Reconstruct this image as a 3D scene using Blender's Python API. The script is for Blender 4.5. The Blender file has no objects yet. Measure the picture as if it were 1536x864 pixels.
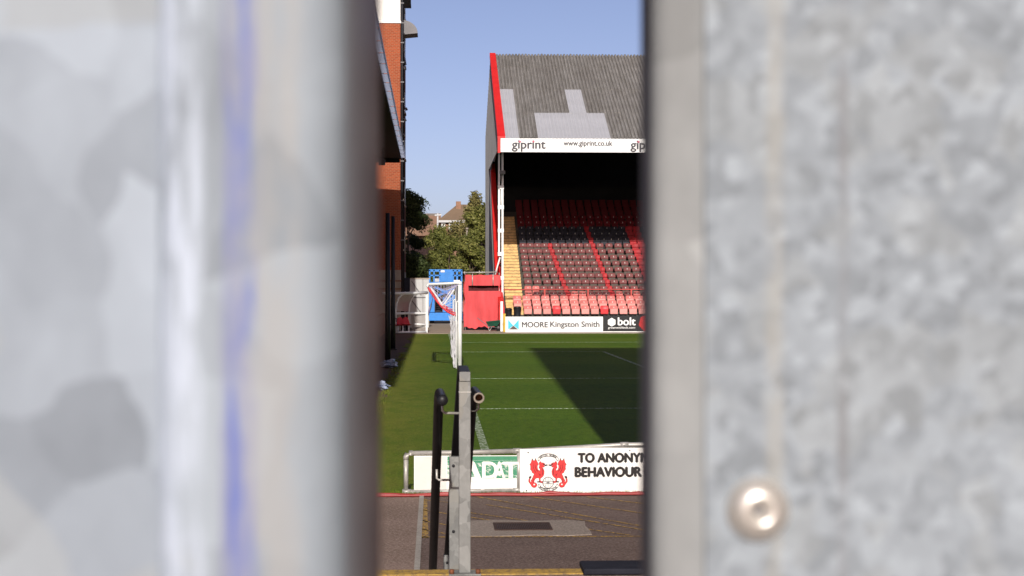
import bpy, bmesh, math, random
from mathutils import Vector, Matrix
from mathutils.geometry import tessellate_polygon
R = math.radians
random.seed(7)
SC = bpy.context.scene
COL = SC.collection

# ------------------------------------------------------------------ camera
CAM_H = 2.36
YAW = 0.0456
FPX = 2533.0
cd = bpy.data.cameras.new('camera')
cam = bpy.data.objects.new('camera', cd)
COL.objects.link(cam)
cam.location = (0, 0, CAM_H)
cam.rotation_euler = (R(90), 0, -YAW)
cd.sensor_width = 36
cd.lens = FPX / 1536 * 36
cd.clip_start = 0.05
cd.clip_end = 5000
cd.dof.use_dof = True
cd.dof.focus_distance = 60
cd.dof.aperture_fstop = 13
SC.camera = cam

# ------------------------------------------------------------------ sky, sun, exposure
SUN_DIR = Vector((-0.06, -2.15, 1)).normalized()
ELEV = math.asin(SUN_DIR.z)
w = bpy.data.worlds.new('World')
SC.world = w
w.use_nodes = True
nt = w.node_tree
sky = nt.nodes.new('ShaderNodeTexSky')
sky.sky_type = 'NISHITA'
sky.sun_disc = False
sky.sun_elevation = ELEV
sky.sun_rotation = math.atan2(SUN_DIR.x, SUN_DIR.y)
sky.air_density = 0.5
sky.dust_density = 1.5
sky.ozone_density = 0.3
sky.altitude = 100
bg = nt.nodes['Background']
bg.inputs['Strength'].default_value = 0.122
tint = nt.nodes.new('ShaderNodeMix'); tint.data_type = 'RGBA'; tint.blend_type = 'MULTIPLY'; tint.inputs[0].default_value = 1
tint.inputs[7].default_value = (1.1, .95, 1.0, 1)     # slightly violet September blue, the same all over the sky
nt.links.new(sky.outputs[0], tint.inputs[6]); nt.links.new(tint.outputs[2], bg.inputs[0])
sd = bpy.data.lights.new('sun', 'SUN')
sd.energy = 4.8
sd.angle = R(0.5)
sd.color = (1.0, 0.95, 0.885)
sun = bpy.data.objects.new('sun', sd)
COL.objects.link(sun)
sun.rotation_euler = SUN_DIR.to_track_quat('Z', 'Y').to_euler()
sun.location = (0, -40, 40)
SC.view_settings.view_transform = 'Standard'
SC.view_settings.look = 'None'
SC.view_settings.gamma = 1
SC.view_settings.exposure = 0.0
SC.cycles.max_bounces = 6

# ------------------------------------------------------------------ helpers
def W(px, py, Y):
    """point at world depth Y seen at photo pixel (1536 wide)"""
    a, b = (px - 768) / FPX, (432 - py) / FPX
    c, s = math.cos(YAW), math.sin(YAW)
    d = Vector((s + c * a, c - s * a, b))
    t = Y / d.y
    return Vector((d.x * t, Y, CAM_H + d.z * t))
def GX(px, Y): return W(px, 432, Y).x
def GZ(py, Y, px=768): return W(px, py, Y).z

class NT:
    def __init__(s, name):
        s.m = bpy.data.materials.new(name); s.m.use_nodes = True
        s.t = s.m.node_tree; s.b = s.t.nodes['Principled BSDF']
    def n(s, typ, **kw):
        nd = s.t.nodes.new(typ)
        for k, v in kw.items(): setattr(nd, k, v)
        return nd
    def l(s, a, b): s.t.links.new(a, b)
    def noise(s, vec, scale, detail=3, rough=.55, dist=0):
        nd = s.n('ShaderNodeTexNoise'); nd.inputs['Scale'].default_value = scale
        nd.inputs['Detail'].default_value = detail; nd.inputs['Roughness'].default_value = rough
        nd.inputs['Distortion'].default_value = dist
        if vec is not None: s.l(vec, nd.inputs['Vector'])
        return nd.outputs['Fac']
    def coord(s, scale=(1, 1, 1), kind='Object', loc=(0, 0, 0), rot=(0, 0, 0)):
        tc = s.n('ShaderNodeTexCoord'); mp = s.n('ShaderNodeMapping')
        mp.inputs['Scale'].default_value = scale; mp.inputs['Location'].default_value = loc
        mp.inputs['Rotation'].default_value = rot
        s.l(tc.outputs[kind], mp.inputs['Vector']); return mp.outputs['Vector']
    def geo(s, scale=(1, 1, 1)):
        g = s.n('ShaderNodeNewGeometry'); mp = s.n('ShaderNodeMapping')
        mp.inputs['Scale'].default_value = scale
        s.l(g.outputs['Position'], mp.inputs['Vector']); return mp.outputs['Vector']
    def ramp(s, fac, stops, interp='LINEAR'):
        r = s.n('ShaderNodeValToRGB'); e = r.color_ramp; e.interpolation = interp
        while len(e.elements) < len(stops): e.elements.new(0.5)
        for el, (p, c) in zip(e.elements, stops):
            el.position = p
            el.color = (c, c, c, 1) if isinstance(c, (int, float)) else (*c, 1)
        s.l(fac, r.inputs['Fac']); return r.outputs['Color']
    def mix(s, fac, a, b, mode='MIX'):
        m = s.n('ShaderNodeMix'); m.data_type = 'RGBA'; m.blend_type = mode
        for sock, v in ((m.inputs[0], fac), (m.inputs[6], a), (m.inputs[7], b)):
            if hasattr(v, 'is_linked'): s.l(v, sock)
            elif isinstance(v, (int, float)): sock.default_value = v
            else: sock.default_value = (*v, 1)
        return m.outputs[2]
    def math(s, op, a, b=0.0, clamp=False):
        m = s.n('ShaderNodeMath'); m.operation = op; m.use_clamp = clamp
        for i, v in enumerate((a, b)):
            if hasattr(v, 'is_linked'): s.l(v, m.inputs[i])
            else: m.inputs[i].default_value = v
        return m.outputs[0]
    def sep(s, vec):
        x = s.n('ShaderNodeSeparateXYZ'); s.l(vec, x.inputs[0]); return x.outputs
    def bump(s, h, strength=.3, dist=.02):
        b = s.n('ShaderNodeBump'); b.inputs['Strength'].default_value = strength
        b.inputs['Distance'].default_value = dist; s.l(h, b.inputs['Height'])
        s.l(b.outputs[0], s.b.inputs['Normal'])
    def set(s, col=None, rough=None, metal=None, spec=None):
        for nm, v in (('Base Color', col), ('Roughness', rough), ('Metallic', metal), ('Specular IOR Level', spec)):
            if v is None: continue
            i = s.b.inputs[nm]
            if hasattr(v, 'is_linked'): s.l(v, i)
            elif nm == 'Base Color': i.default_value = (*v, 1)
            else: i.default_value = v
        return s

def simple(name, col, rough=.6, metal=0, var=.25, scale=6, spec=.3, rnd=0, bump=0):
    """paint or plastic with patchy wear"""
    t = NT(name); v = t.coord()
    f = t.noise(v, scale, 5, .65)
    f2 = t.noise(v, scale * 9, 2)
    d = tuple(c * (1 - var) for c in col); b = tuple(min(1, c * (1 + var * .6) + .004) for c in col)
    c = t.mix(t.ramp(f, [(.3, 0), (.7, 1)]), d, b)
    c = t.mix(t.math('MULTIPLY', f2, var), c, tuple(x * .6 for x in col))
    if rnd:
        oi = t.n('ShaderNodeObjectInfo')
        c = t.mix(t.math('MULTIPLY', oi.outputs['Random'], rnd), c, tuple(x * .45 for x in col))
    t.set(c, rough, metal, spec)
    if bump: t.bump(f2, bump, .004)
    return t.m

class MB:
    def __init__(s): s.v = []; s.f = []; s.mi = []; s.sm = []; s.M = None
    def add(s, verts, faces, mi=0, smooth=False):
        o = len(s.v)
        s.v += [tuple(s.M @ Vector(p)) if s.M else tuple(p) for p in verts]
        for f in faces: s.f.append(tuple(i + o for i in f)); s.mi.append(mi); s.sm.append(smooth)
    def box(s, x0, x1, y0, y1, z0, z1, mi=0):
        v = [(x, y, z) for x in (x0, x1) for y in (y0, y1) for z in (z0, z1)]
        s.add(v, [(0, 1, 3, 2), (4, 6, 7, 5), (0, 4, 5, 1), (2, 3, 7, 6), (0, 2, 6, 4), (1, 5, 7, 3)], mi)
    def bbox(s, x0, x1, y0, y1, z0, z1, b=.01, mi=0):
        """box with chamfered edges"""
        bm = bmesh.new(); bmesh.ops.create_cube(bm, size=1)
        for v in bm.verts:
            v.co = ((x0 + x1) / 2 + v.co.x * (x1 - x0), (y0 + y1) / 2 + v.co.y * (y1 - y0), (z0 + z1) / 2 + v.co.z * (z1 - z0))
        bmesh.ops.bevel(bm, geom=bm.edges[:], offset=b, segments=2, affect='EDGES', profile=.5)
        bm.verts.index_update()
        s.add([v.co[:] for v in bm.verts], [[v.index for v in f.verts] for f in bm.faces], mi); bm.free()
    def bar(s, a, b, wx, wz, mi=0, up=(0, 0, 1)):
        """rectangular bar from a to b"""
        a, b = Vector(a), Vector(b); d = (b - a).normalized(); u = Vector(up)
        if abs(d.dot(u)) > .98: u = Vector((0, 1, 0))
        x = d.cross(u).normalized(); u = x.cross(d).normalized()
        v = [p + x * sx * wx / 2 + u * sz * wz / 2 for p in (a, b) for sx in (-1, 1) for sz in (-1, 1)]
        s.add(v, [(0, 1, 3, 2), (4, 6, 7, 5), (0, 4, 5, 1), (2, 3, 7, 6), (0, 2, 6, 4), (1, 5, 7, 3)], mi)
    def tube(s, pts, r, n=8, mi=0, caps=True, rr=None):
        pts = [Vector(p) for p in pts]; rings = []; ref = None
        for i, p in enumerate(pts):
            d = (pts[min(i + 1, len(pts) - 1)] - pts[max(i - 1, 0)]).normalized()
            if ref is None or abs(d.dot(ref)) > .97: ref = Vector((0, 0, 1)) if abs(d.z) < .9 else Vector((1, 0, 0))
            x = d.cross(ref).normalized(); y = d.cross(x).normalized(); ref = -y if False else ref
            q = rr[i] if rr else r
            rings.append([p + (x * math.cos(2 * math.pi * k / n) + y * math.sin(2 * math.pi * k / n)) * q for k in range(n)])
        v = [c for rg in rings for c in rg]; f = []
        for i in range(len(rings) - 1):
            for k in range(n):
                f.append((i * n + k, i * n + (k + 1) % n, (i + 1) * n + (k + 1) % n, (i + 1) * n + k))
        if caps: f += [tuple(range(n))[::-1], tuple((len(rings) - 1) * n + k for k in range(n))]
        s.add(v, f, mi, True)
    def prism(s, poly, axis, a, b, mi=0):
        """poly of 2D points extruded along axis from a to b: 'x' -> (y,z), 'y' -> (x,z), 'z' -> (x,y)"""
        def P(p, t): return {'x': (t, p[0], p[1]), 'y': (p[0], t, p[1]), 'z': (p[0], p[1], t)}[axis]
        n = len(poly); tri = tessellate_polygon([[Vector((p[0], p[1], 0)) for p in poly]])
        v = [P(p, a) for p in poly] + [P(p, b) for p in poly]
        f = [tuple(t) for t in tri] + [tuple(i + n for i in t[::-1]) for t in tri]
        f += [(i, (i + 1) % n, (i + 1) % n + n, i + n) for i in range(n)]
        s.add(v, f, mi)
    def sheet(s, x0, x1, y0, y1, z, nx=1, ny=1, mi=0, fz=None):
        v = []; f = []
        for j in range(ny + 1):
            for i in range(nx + 1):
                x, y = x0 + (x1 - x0) * i / nx, y0 + (y1 - y0) * j / ny
                v.append((x, y, z + (fz(x, y) if fz else 0)))
        for j in range(ny):
            for i in range(nx):
                q = j * (nx + 1) + i; f.append((q, q + 1, q + nx + 2, q + nx + 1))
        s.add(v, f, mi)
    def mesh(s, name, mats):
        me = bpy.data.meshes.new(name); me.from_pydata(s.v, [], s.f)
        for m in (mats if isinstance(mats, (list, tuple)) else [mats]): me.materials.append(m)
        me.polygons.foreach_set('material_index', s.mi); me.polygons.foreach_set('use_smooth', s.sm)
        bm = bmesh.new(); bm.from_mesh(me); bmesh.ops.recalc_face_normals(bm, faces=bm.faces[:]); bm.to_mesh(me); bm.free()
        me.update(); return me
    def build(s, name, mats, parent=None, label=None, kind=None):
        return link(name, s.mesh(name, mats), parent, label, kind)

def link(name, me, parent=None, label=None, kind=None, loc=None):
    o = bpy.data.objects.new(name, me); COL.objects.link(o)
    if parent is not None:
        o.parent = parent
        # parts are modelled in world coordinates: undo the parents' placement
        T = Vector((0, 0, 0)); p = parent
        while p is not None: T += Vector(p.location); p = p.parent
        o.location = Vector(loc or (0, 0, 0)) - T
    elif loc: o.location = loc
    if label: o['label'] = label
    if kind: o['kind'] = kind
    return o
def thing(name, loc, label, cat, group=None):
    o = bpy.data.objects.new(name, None); COL.objects.link(o); o.location = loc
    o.empty_display_size = .2; o['label'] = label; o['category'] = cat
    if group: o['group'] = group
    return o
def tag(o, label, cat, group=None):
    o['label'] = label; o['category'] = cat
    if group: o['group'] = group
    return o
def struct(name, mb, mats): return mb.build(name, mats, kind='structure')

def text_mesh(txt, x0, x1, z0, z1, y, bold=0.0, depth=.004, fit='w'):
    """flat lettering facing -Y, fitted into the box x0..x1, z0..z1"""
    c = bpy.data.curves.new('lettering', 'FONT'); c.body = txt; c.size = 1; c.offset = 0; c.extrude = .0
    c.resolution_u = 4
    o = bpy.data.objects.new('lettering', c); COL.objects.link(o)
    me = bpy.data.meshes.new_from_object(o.evaluated_get(bpy.context.evaluated_depsgraph_get()))
    bpy.data.objects.remove(o); bpy.data.curves.remove(c)
    xs = [v.co.x for v in me.vertices]; ys = [v.co.y for v in me.vertices]
    sx = (x1 - x0) / (max(xs) - min(xs)); sz = (z1 - z0) / (max(ys) - min(ys))
    vs = []; fs = []; n = len(me.vertices)
    shifts = [(0, 0)] if not bold else [(a * bold, b * bold * .7) for a, b in ((-1, 0), (1, 0), (0, 1), (0, -1), (0, 0))]
    for k, (ax, az) in enumerate(shifts):   # heavier strokes: the outline printed again a hair to each side
        vs += [(x0 + (v.co.x + ax - min(xs)) * sx, y - .0013 * k, z0 + (v.co.y + az - min(ys)) * sz) for v in me.vertices]
        fs += [tuple(i + n * k for i in p.vertices) for p in me.polygons]
    bpy.data.meshes.remove(me)
    return vs, fs
def letter(txt, x0, x1, z0, z1, y, mat, parent, bold=0.0, name='lettering', label=None):
    mb = MB(); v, f = text_mesh(txt, x0, x1, z0, z1, y, bold); mb.add(v, f)
    me = bpy.data.meshes.new(name); me.from_pydata(mb.v, [], mb.f); me.materials.append(mat)
    return link(name, me, parent, label)

def ordinal(n):
    return ['zeroth', 'first', 'second', 'third', 'fourth', 'fifth', 'sixth', 'seventh', 'eighth', 'ninth', 'tenth', 'eleventh',
            'twelfth', 'thirteenth', 'fourteenth', 'fifteenth', 'sixteenth', 'seventeenth', 'eighteenth', 'nineteenth', 'twentieth'][n]

# ------------------------------------------------------------------ materials
M = {}
def mat_grass():
    t = NT('pitch_grass'); g = t.geo()
    s = t.sep(g)
    big = t.noise(t.geo((.35, .12, 1)), 1.0, 4, .6)
    mid = t.noise(t.geo((2.2, .9, 1)), 1.0, 5, .75)
    tuft = t.noise(t.geo((7, 2.2, 1)), 1.0, 4, .75)
    fine = t.noise(t.geo((30, 12, 1)), 1.0, 3, .7)
    # mown bands across the pitch
    band = t.math('SINE', t.math('MULTIPLY', t.math('ADD', s[1], 3.0), math.pi / 5.5))
    band = t.math('ADD', t.math('MULTIPLY', t.math('MULTIPLY', band, 4.0, True), .5), .25)
    c = t.mix(band, (.064, .134, .005), (.106, .188, .01))
    c = t.mix(t.ramp(big, [(.4, 0), (.7, .7)]), c, (.13, .175, .012))
    c = t.mix(t.ramp(tuft, [(.36, .55), (.5, 0)]), c, (.04, .078, .004))
    c = t.mix(t.ramp(tuft, [(.52, 0), (.7, .5)]), c, (.135, .195, .016))
    # worn, yellowish run-off strip outside the goal line
    off = t.math('SUBTRACT', 1.0, t.math('MULTIPLY', t.math('ADD', s[0], .9), .7), True)
    worn = t.math('MULTIPLY', off, t.ramp(mid, [(.35, .25), (.7, 1)]), True)
    c = t.mix(t.math('MULTIPLY', worn, .9), c, (.27, .25, .04))
    c = t.mix(t.ramp(fine, [(.3, .65), (.62, 0)]), c, (.035, .066, .004))
    c = t.mix(t.ramp(mid, [(.55, 0), (.8, .35)]), c, (.17, .2, .03))
    t.set(c, .85, spec=.15)
    t.bump(fine, .5, .05)
    return t.m
def mat_asphalt(name, a, b, speck):
    t = NT(name); big = t.noise(t.geo(), 1.1, 5, .65); f = t.noise(t.geo(), 38, 3, .7)
    sp = t.n('ShaderNodeTexVoronoi'); sp.inputs['Scale'].default_value = 30; t.l(t.geo(), sp.inputs['Vector'])
    c = t.mix(t.ramp(big, [(.3, 0), (.7, 1)]), a, b)
    c = t.mix(t.ramp(f, [(.48, 0), (.68, .75)]), c, speck)
    c = t.mix(t.ramp(f, [(.3, .6), (.45, 0)]), c, tuple(q * .5 for q in a))
    c = t.mix(t.ramp(sp.outputs['Distance'], [(.08, .55), (.16, 0)]), c, speck)
    t.set(c, .9, spec=.2); t.bump(f, .6, .01); return t.m
def mat_worn_paint(name, col, under, lo, hi, scale=16):
    """line paint wearing through to what is under it"""
    t = NT(name); f = t.noise(t.geo((1, .5, 1)), scale, 4, .75)
    t.set(t.mix(t.ramp(f, [(lo, 1), (hi, 0)]), col, under), .85, spec=.2); return t.m
def mat_galv(name, base, seed, soft=False, streaks=(), scale=None):
    """galvanised steel: crystal spangle of several sizes, cloudy oxide, runs"""
    t = NT(name); v = t.coord(loc=(seed, seed * 2, 0))
    sc = scale or (26 if soft else 175)
    nz = t.n('ShaderNodeTexNoise'); nz.inputs['Scale'].default_value = sc * .8; nz.inputs['Detail'].default_value = 3; t.l(v, nz.inputs['Vector'])
    add = t.n('ShaderNodeVectorMath'); add.operation = 'MULTIPLY_ADD'
    t.l(nz.outputs['Color'], add.inputs[0]); add.inputs[1].default_value = (.9 / sc, .9 / sc, .9 / sc); t.l(v, add.inputs[2])
    def cells(k):
        vo = t.n('ShaderNodeTexVoronoi'); vo.inputs['Scale'].default_value = sc * k; t.l(add.outputs[0], vo.inputs['Vector'])
        return t.sep(vo.outputs['Color'])
    A, B = cells(1.0), cells(.45)
    cloud = t.noise(v, 9, 4, .6, .5)
    small = t.noise(t.coord((1, 1, .6), loc=(seed, 0, 0)), 160 if not soft else 60, 3, .6)
    fac = t.math('ADD', t.math('MULTIPLY', A[0], .44 if soft else .5), t.math('MULTIPLY', B[1], .26 if soft else .12))
    fac = t.math('ADD', fac, t.math('MULTIPLY', cloud, .45))
    fac = t.math('ADD', fac, t.math('MULTIPLY', t.math('SUBTRACT', small, .5), .5))
    lo = tuple(b * (.72 if soft else .76) for b in base); hi = tuple(min(1, b * 1.26) for b in base)
    c = t.mix(t.ramp(fac, [(.25, 0), (.62, .5), (.95, 1)]), lo, hi)
    c = t.mix(t.ramp(A[2], [(.72, 0), (.86, .4)]), c, tuple(min(1, b * 1.5) for b in base))     # bright crystals
    c = t.mix(t.ramp(B[0], [(.6, 0), (.75, .35 if soft else .15)]), c, (base[0] * 1.2, base[1] * 1.1, base[2] * .93))   # warmer oxide patches
    x = t.sep(t.n('ShaderNodeTexCoord').outputs['Object'])
    for (cx, half, zs, col, amt, seed2) in streaks:
        wob = t.math('MULTIPLY', t.math('SUBTRACT', t.noise(t.coord((0, 0, 1), loc=(0, 0, seed2)), zs, 3), .5), half * .7)
        d = t.math('ABSOLUTE', t.math('SUBTRACT', t.math('ADD', x[0], wob), cx))
        m = t.math('SUBTRACT', 1.0, t.math('DIVIDE', d, half), True)
        br = t.ramp(t.noise(t.coord((1, 1, .16), loc=(seed2, 0, 0)), 170, 4, .65), [(.38, .1), (.56, 1)])
        c = t.mix(t.math('MULTIPLY', t.math('MULTIPLY', t.math('MULTIPLY', m, 2.2, True), br), amt), c, col)
    t.set(c, .7, .08, .2)
    t.bump(small, .08, .001)
    return t.m
def mat_brick():
    t = NT('brick'); v = t.coord(rot=(R(90), 0, 0))
    b = t.n('ShaderNodeTexBrick'); t.l(v, b.inputs['Vector'])
    b.inputs['Scale'].default_value = 1; b.inputs['Brick Width'].default_value = .225; b.inputs['Row Height'].default_value = .09
    b.inputs['Mortar Size'].default_value = .018; b.inputs['Color1'].default_value = (.34, .068, .022, 1)
    b.inputs['Color2'].default_value = (.22, .042, .015, 1); b.inputs['Mortar'].default_value = (.3, .12, .065, 1)
    b.inputs['Mortar Smooth'].default_value = .2
    c = t.mix(t.math('MULTIPLY', t.noise(v, .8, 4), .35), b.outputs['Color'], (.3, .09, .045))
    t.set(c, .9, spec=.2); t.bump(t.math('SUBTRACT', 1.0, b.outputs['Fac']), .5, .01); return t.m
def mat_rooftile(name, a, b):
    t = NT(name); v = t.coord()
    wv = t.n('ShaderNodeTexWave'); wv.bands_direction = 'Z'; wv.inputs['Scale'].default_value = 3.2; t.l(v, wv.inputs['Vector'])
    n = t.noise(v, 2.5, 5, .7)
    c = t.mix(n, a, b); c = t.mix(t.math('MULTIPLY', wv.outputs['Fac'], .3), c, tuple(x * .5 for x in a))
    t.set(c, .9, spec=.2); return t.m
def mat_asbestos():
    t = NT('weathered_cement_sheet'); v = t.geo()
    n1 = t.noise(v, 1.3, 4, .6); n2 = t.noise(t.geo((9.5, .5, .5)), 1.0, 3, .75); n3 = t.noise(t.geo((30, 12, 12)), 1.0, 2, .7)
    c = t.mix(t.ramp(n1, [(.3, 0), (.7, 1)]), (.165, .157, .15), (.225, .217, .207))
    c = t.mix(t.ramp(n2, [(.44, 0), (.6, .55)]), c, (.1, .092, .08))
    c = t.mix(t.ramp(n3, [(.58, 0), (.7, .8)]), c, (.46, .43, .36))
    oi = t.n('ShaderNodeObjectInfo')
    c = t.mix(t.math('MULTIPLY', oi.outputs['Random'], .22), c, (.1, .09, .08))
    t.set(c, .95, spec=.1); return t.m
def mat_leaf(name, a, b, c3):
    t = NT(name); at = t.n('ShaderNodeAttribute'); at.attribute_name = 'tone'
    c = t.ramp(at.outputs['Fac'], [(0, a), (.55, b), (1, c3)])
    t.set(c, .6, spec=.25)
    tr = t.n('ShaderNodeBsdfTranslucent'); t.l(c, tr.inputs['Color'])
    mx = t.n('ShaderNodeMixShader'); mx.inputs[0].default_value = .18
    t.l(t.b.outputs[0], mx.inputs[1]); t.l(tr.outputs[0], mx.inputs[2])
    t.l(mx.outputs[0], t.t.nodes['Material Output'].inputs[0]); return t.m
def mat_glass(name, col, alpha):
    t = NT(name); f = t.noise(t.coord(), 3, 4)
    c = t.mix(f, col, tuple(x * .6 for x in col)); t.set(c, .25, 0, .5); t.b.inputs['Alpha'].default_value = alpha; return t.m
def mat_fabric(name, col):
    t = NT(name); n = t.noise(t.geo((2, 2, .5)), 1.2, 5, .6); n2 = t.noise(t.geo(), 60, 2)
    c = t.mix(t.ramp(n, [(.35, 0), (.7, 1)]), tuple(x * .8 for x in col), tuple(min(1, x * 1.12) for x in col))
    t.set(c, .85, spec=.15); t.bump(n, .6, .08); return t.m

M['grass'] = mat_grass()
M['asphalt'] = mat_asphalt('asphalt', (.1, .066, .054), (.145, .1, .083), (.27, .21, .18))
M['tarmac'] = mat_asphalt('left_tarmac', (.17, .115, .085), (.25, .175, .14), (.42, .33, .28))
M['concrete'] = mat_asphalt('concrete', (.28, .25, .22), (.36, .33, .29), (.42, .39, .34))
M['patch'] = mat_asphalt('patch_concrete', (.2, .16, .13), (.28, .23, .19), (.4, .34, .29))
M['soil'] = mat_asphalt('soil', (.1, .065, .045), (.15, .1, .07), (.24, .18, .13))
M['apron'] = mat_asphalt('apron', (.3, .24, .18), (.37, .3, .23), (.42, .36, .29))
M['ground'] = mat_asphalt('ground', (.12, .11, .09), (.16, .145, .12), (.2, .18, .16))
M['linewhite'] = mat_worn_paint('line_white', (.6, .66, .55), (.09, .15, .03), .47, .63, 20)
M['lineyellow'] = mat_worn_paint('line_yellow', (.46, .28, .06), (.13, .09, .07), .42, .58, 26)
M['nosing'] = mat_worn_paint('nosing_yellow', (.47, .3, .07), (.24, .16, .07), .38, .56, 30)
M['galv'] = mat_galv('galvanised_post', (.21, .21, .2), 3, True, (), 14)
M['pipe'] = simple('scaffold_pipe', (.46, .44, .4), .45, .35, .3, 9)
M['black'] = simple('black_paint', (.012, .012, .014), .45, 0, .4, 9)
M['dark'] = simple('dark_steel', (.02, .02, .024), .6, 0, .4, 3)
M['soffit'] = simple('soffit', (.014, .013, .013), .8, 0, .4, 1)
M['white'] = simple('white_paint', (.8, .8, .78), .5, 0, .1, 5)
M['offwhite'] = simple('vinyl_white', (.82, .79, .74), .45, 0, .05, 3)
M['print'] = simple('black_print', (.016, .012, .011), .5, 0, .2, 20)
M['greyprint'] = simple('grey_print', (.055, .052, .06), .5, 0, .15, 20)
M['pinkprint'] = simple('pink_print', (.6, .16, .22), .5, 0, .1, 20)
M['cyan'] = simple('cyan_print', (.07, .5, .62), .5, 0, .1, 20)
M['brownprint'] = simple('brown_print', (.09, .07, .065), .5, 0, .1, 20)
M['crestred'] = simple('crest_red', (.68, .035, .035), .5, 0, .12, 20)
M['red'] = simple('red_paint', (.62, .018, .014), .5, 0, .15, 2)
M['redrail'] = simple('faded_red_rail', (.52, .09, .075), .5, 0, .25, 4)
M['brick'] = mat_brick()
M['render'] = simple('white_render', (.78, .76, .7), .85, 0, .08, .8)
M['stone'] = simple('stone_base', (.4, .33, .26), .9, 0, .25, 1.2)
M['clad'] = simple('grey_cladding', (.17, .165, .17), .6, .1, .2, .8)
M['newsheet'] = simple('new_grey_sheet', (.4, .405, .425), .6, .05, .08, 1)
M['asb'] = mat_asbestos()
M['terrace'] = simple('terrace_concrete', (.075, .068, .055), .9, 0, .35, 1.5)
M['step'] = mat_worn_paint('step_yellow', (.7, .47, .2), (.34, .23, .12), .3, .55, 3)
M['seatpink'] = simple('seat_pink', (.62, .16, .14), .55, 0, .2, 4, .3, .4)
M['seatpale'] = simple('seat_pale', (.74, .31, .27), .5, 0, .15, 4, .35, .3)
M['seatmaroon'] = simple('seat_maroon', (.19, .05, .048), .6, 0, .25, 4, .3, .3)
M['seatred'] = simple('seat_red', (.6, .02, .025), .45, 0, .15, 4, .4, .2)
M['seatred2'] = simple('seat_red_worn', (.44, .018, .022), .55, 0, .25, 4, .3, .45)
M['seatgrey'] = simple('seat_underside', (.1, .075, .062), .7, 0, .3, 4)
M['seatdeep'] = simple('seat_deep_red', (.17, .008, .012), .6, 0, .25, 4, .2, .4)  # seat red darkened to stand for the shade under the roof
M['seatnavy'] = simple('seat_navy', (.025, .025, .034), .6, 0, .3, 4, .3, .3)
M['plate'] = simple('number_plate', (.6, .55, .5), .5, 0, .1, 8)
M['blue'] = simple('lift_blue', (.03, .23, .68), .4, 0, .15, 2, .4)
M['cover'] = mat_fabric('red_cover', (.63, .085, .09))
M['covdark'] = simple('slot_dark', (.09, .012, .014), .8, 0, .3, 3)
M['tyre'] = simple('tyre', (.015, .015, .016), .85, 0, .3, 8)
M['green'] = simple('barrow_green', (.012, .075, .045), .5, 0, .3, 5)
M['greenvinyl'] = simple('green_vinyl', (.06, .26, .14), .6, 0, .25, 10)
M['greyvinyl'] = simple('grey_vinyl', (.66, .63, .58), .5, 0, .12, 3)
M['peeled'] = simple('peeled_vinyl', (.78, .76, .71), .6, 0, .1, 14)
M['hose'] = simple('red_hose', (.34, .035, .032), .45, 0, .3, 4, .45)
M['bag'] = simple('polythene', (.38, .44, .6), .4, 0, .25, 8, .4)
M['hoard'] = simple('hoarding_grey', (.5, .5, .49), .7, 0, .12, 1)
M['glass'] = mat_glass('dark_glass', (.03, .035, .04), 1)
M['perspex'] = mat_glass('smoky_perspex', (.42, .38, .35), .7)
M['roofred'] = mat_rooftile('roof_tile_brown', (.24, .14, .09), (.34, .21, .14))
M['roofdark'] = mat_rooftile('roof_slate', (.13, .115, .1), (.22, .19, .165))
M['roofhip'] = mat_rooftile('roof_tile_weathered', (.2, .135, .085), (.28, .2, .13))
M['housebrick'] = simple('house_brick', (.3, .17, .11), .9, 0, .3, 2)
M['bark'] = simple('bark', (.12, .085, .06), .9, 0, .4, 3)
M['poleshaft'] = simple('lamp_column', (.3, .25, .2), .7, 0, .2, 2)
M['net'] = simple('net_white', (.7, .69, .72), .7, 0, .15, 9)
M['netblue'] = simple('net_lilac', (.42, .38, .6), .7, 0, .2, 9)
M['netred'] = simple('net_red', (.62, .05, .06), .7, 0, .2, 9)
M['rust'] = simple('rusty_bolt', (.2, .07, .03), .7, .2, .3, 30)
M['mat'] = simple('navy_rubber', (.012, .013, .022), .8, 0, .3, 9)
M['yellowpost'] = simple('yellow_post', (.6, .4, .06), .6, 0, .2, 4)
M['fasciablue'] = simple('roof_edge_sheet', (.72, .74, .78), .3, .1, .2, .6)
t = NT('translucent_edge_sheet'); t.set((.6, .63, .7), .5, 0, .3)
tr = t.n('ShaderNodeBsdfTranslucent'); tr.inputs['Color'].default_value = (.72, .76, .86, 1)
mx = t.n('ShaderNodeMixShader'); mx.inputs[0].default_value = .85
t.l(t.b.outputs[0], mx.inputs[1]); t.l(tr.outputs[0], mx.inputs[2]); t.l(mx.outputs[0], t.t.nodes['Material Output'].inputs[0]); M['edge'] = t.m
M['screw'] = simple('zinc_screw', (.66, .63, .58), .34, .6, .1, 60)

# ------------------------------------------------------------------ ground and pitch
mb = MB(); mb.sheet(-1500, 1500, -300, 3500, -.06); struct('ground', mb, M['ground'])
mb = MB()
edge = [(-1.15 + .1 * math.sin(y * .7) + .08 * math.sin(y * 1.9 + 1) + random.uniform(-.05, .05), y) for y in [19.2 + i * .6 for i in range(114)]]
mb.prism([(110, 19.2), (110, 87.75)] + edge[::-1], 'z', -.05, 0)
struct('pitch_grass', mb, M['grass'])
mb = MB(); mb.box(-40, -.175, 8.7, 19.2, -.05, -.004); struct('left_pavement', mb, M['tarmac'])
mb = MB(); mb.box(-.175, -.125, 9.0, 19.19, -.05, .012); struct('kerb_edging', mb, M['concrete'])
mb = MB(); mb.box(-.125, 40, 8.7, 19.2, -.05, -.004); struct('pavement', mb, M['asphalt'])
mb = MB(); mb.box(-2.6, -1.0, 19.2, 94, -.05, -.012); struct('perimeter_path', mb, M['soil'])
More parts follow.
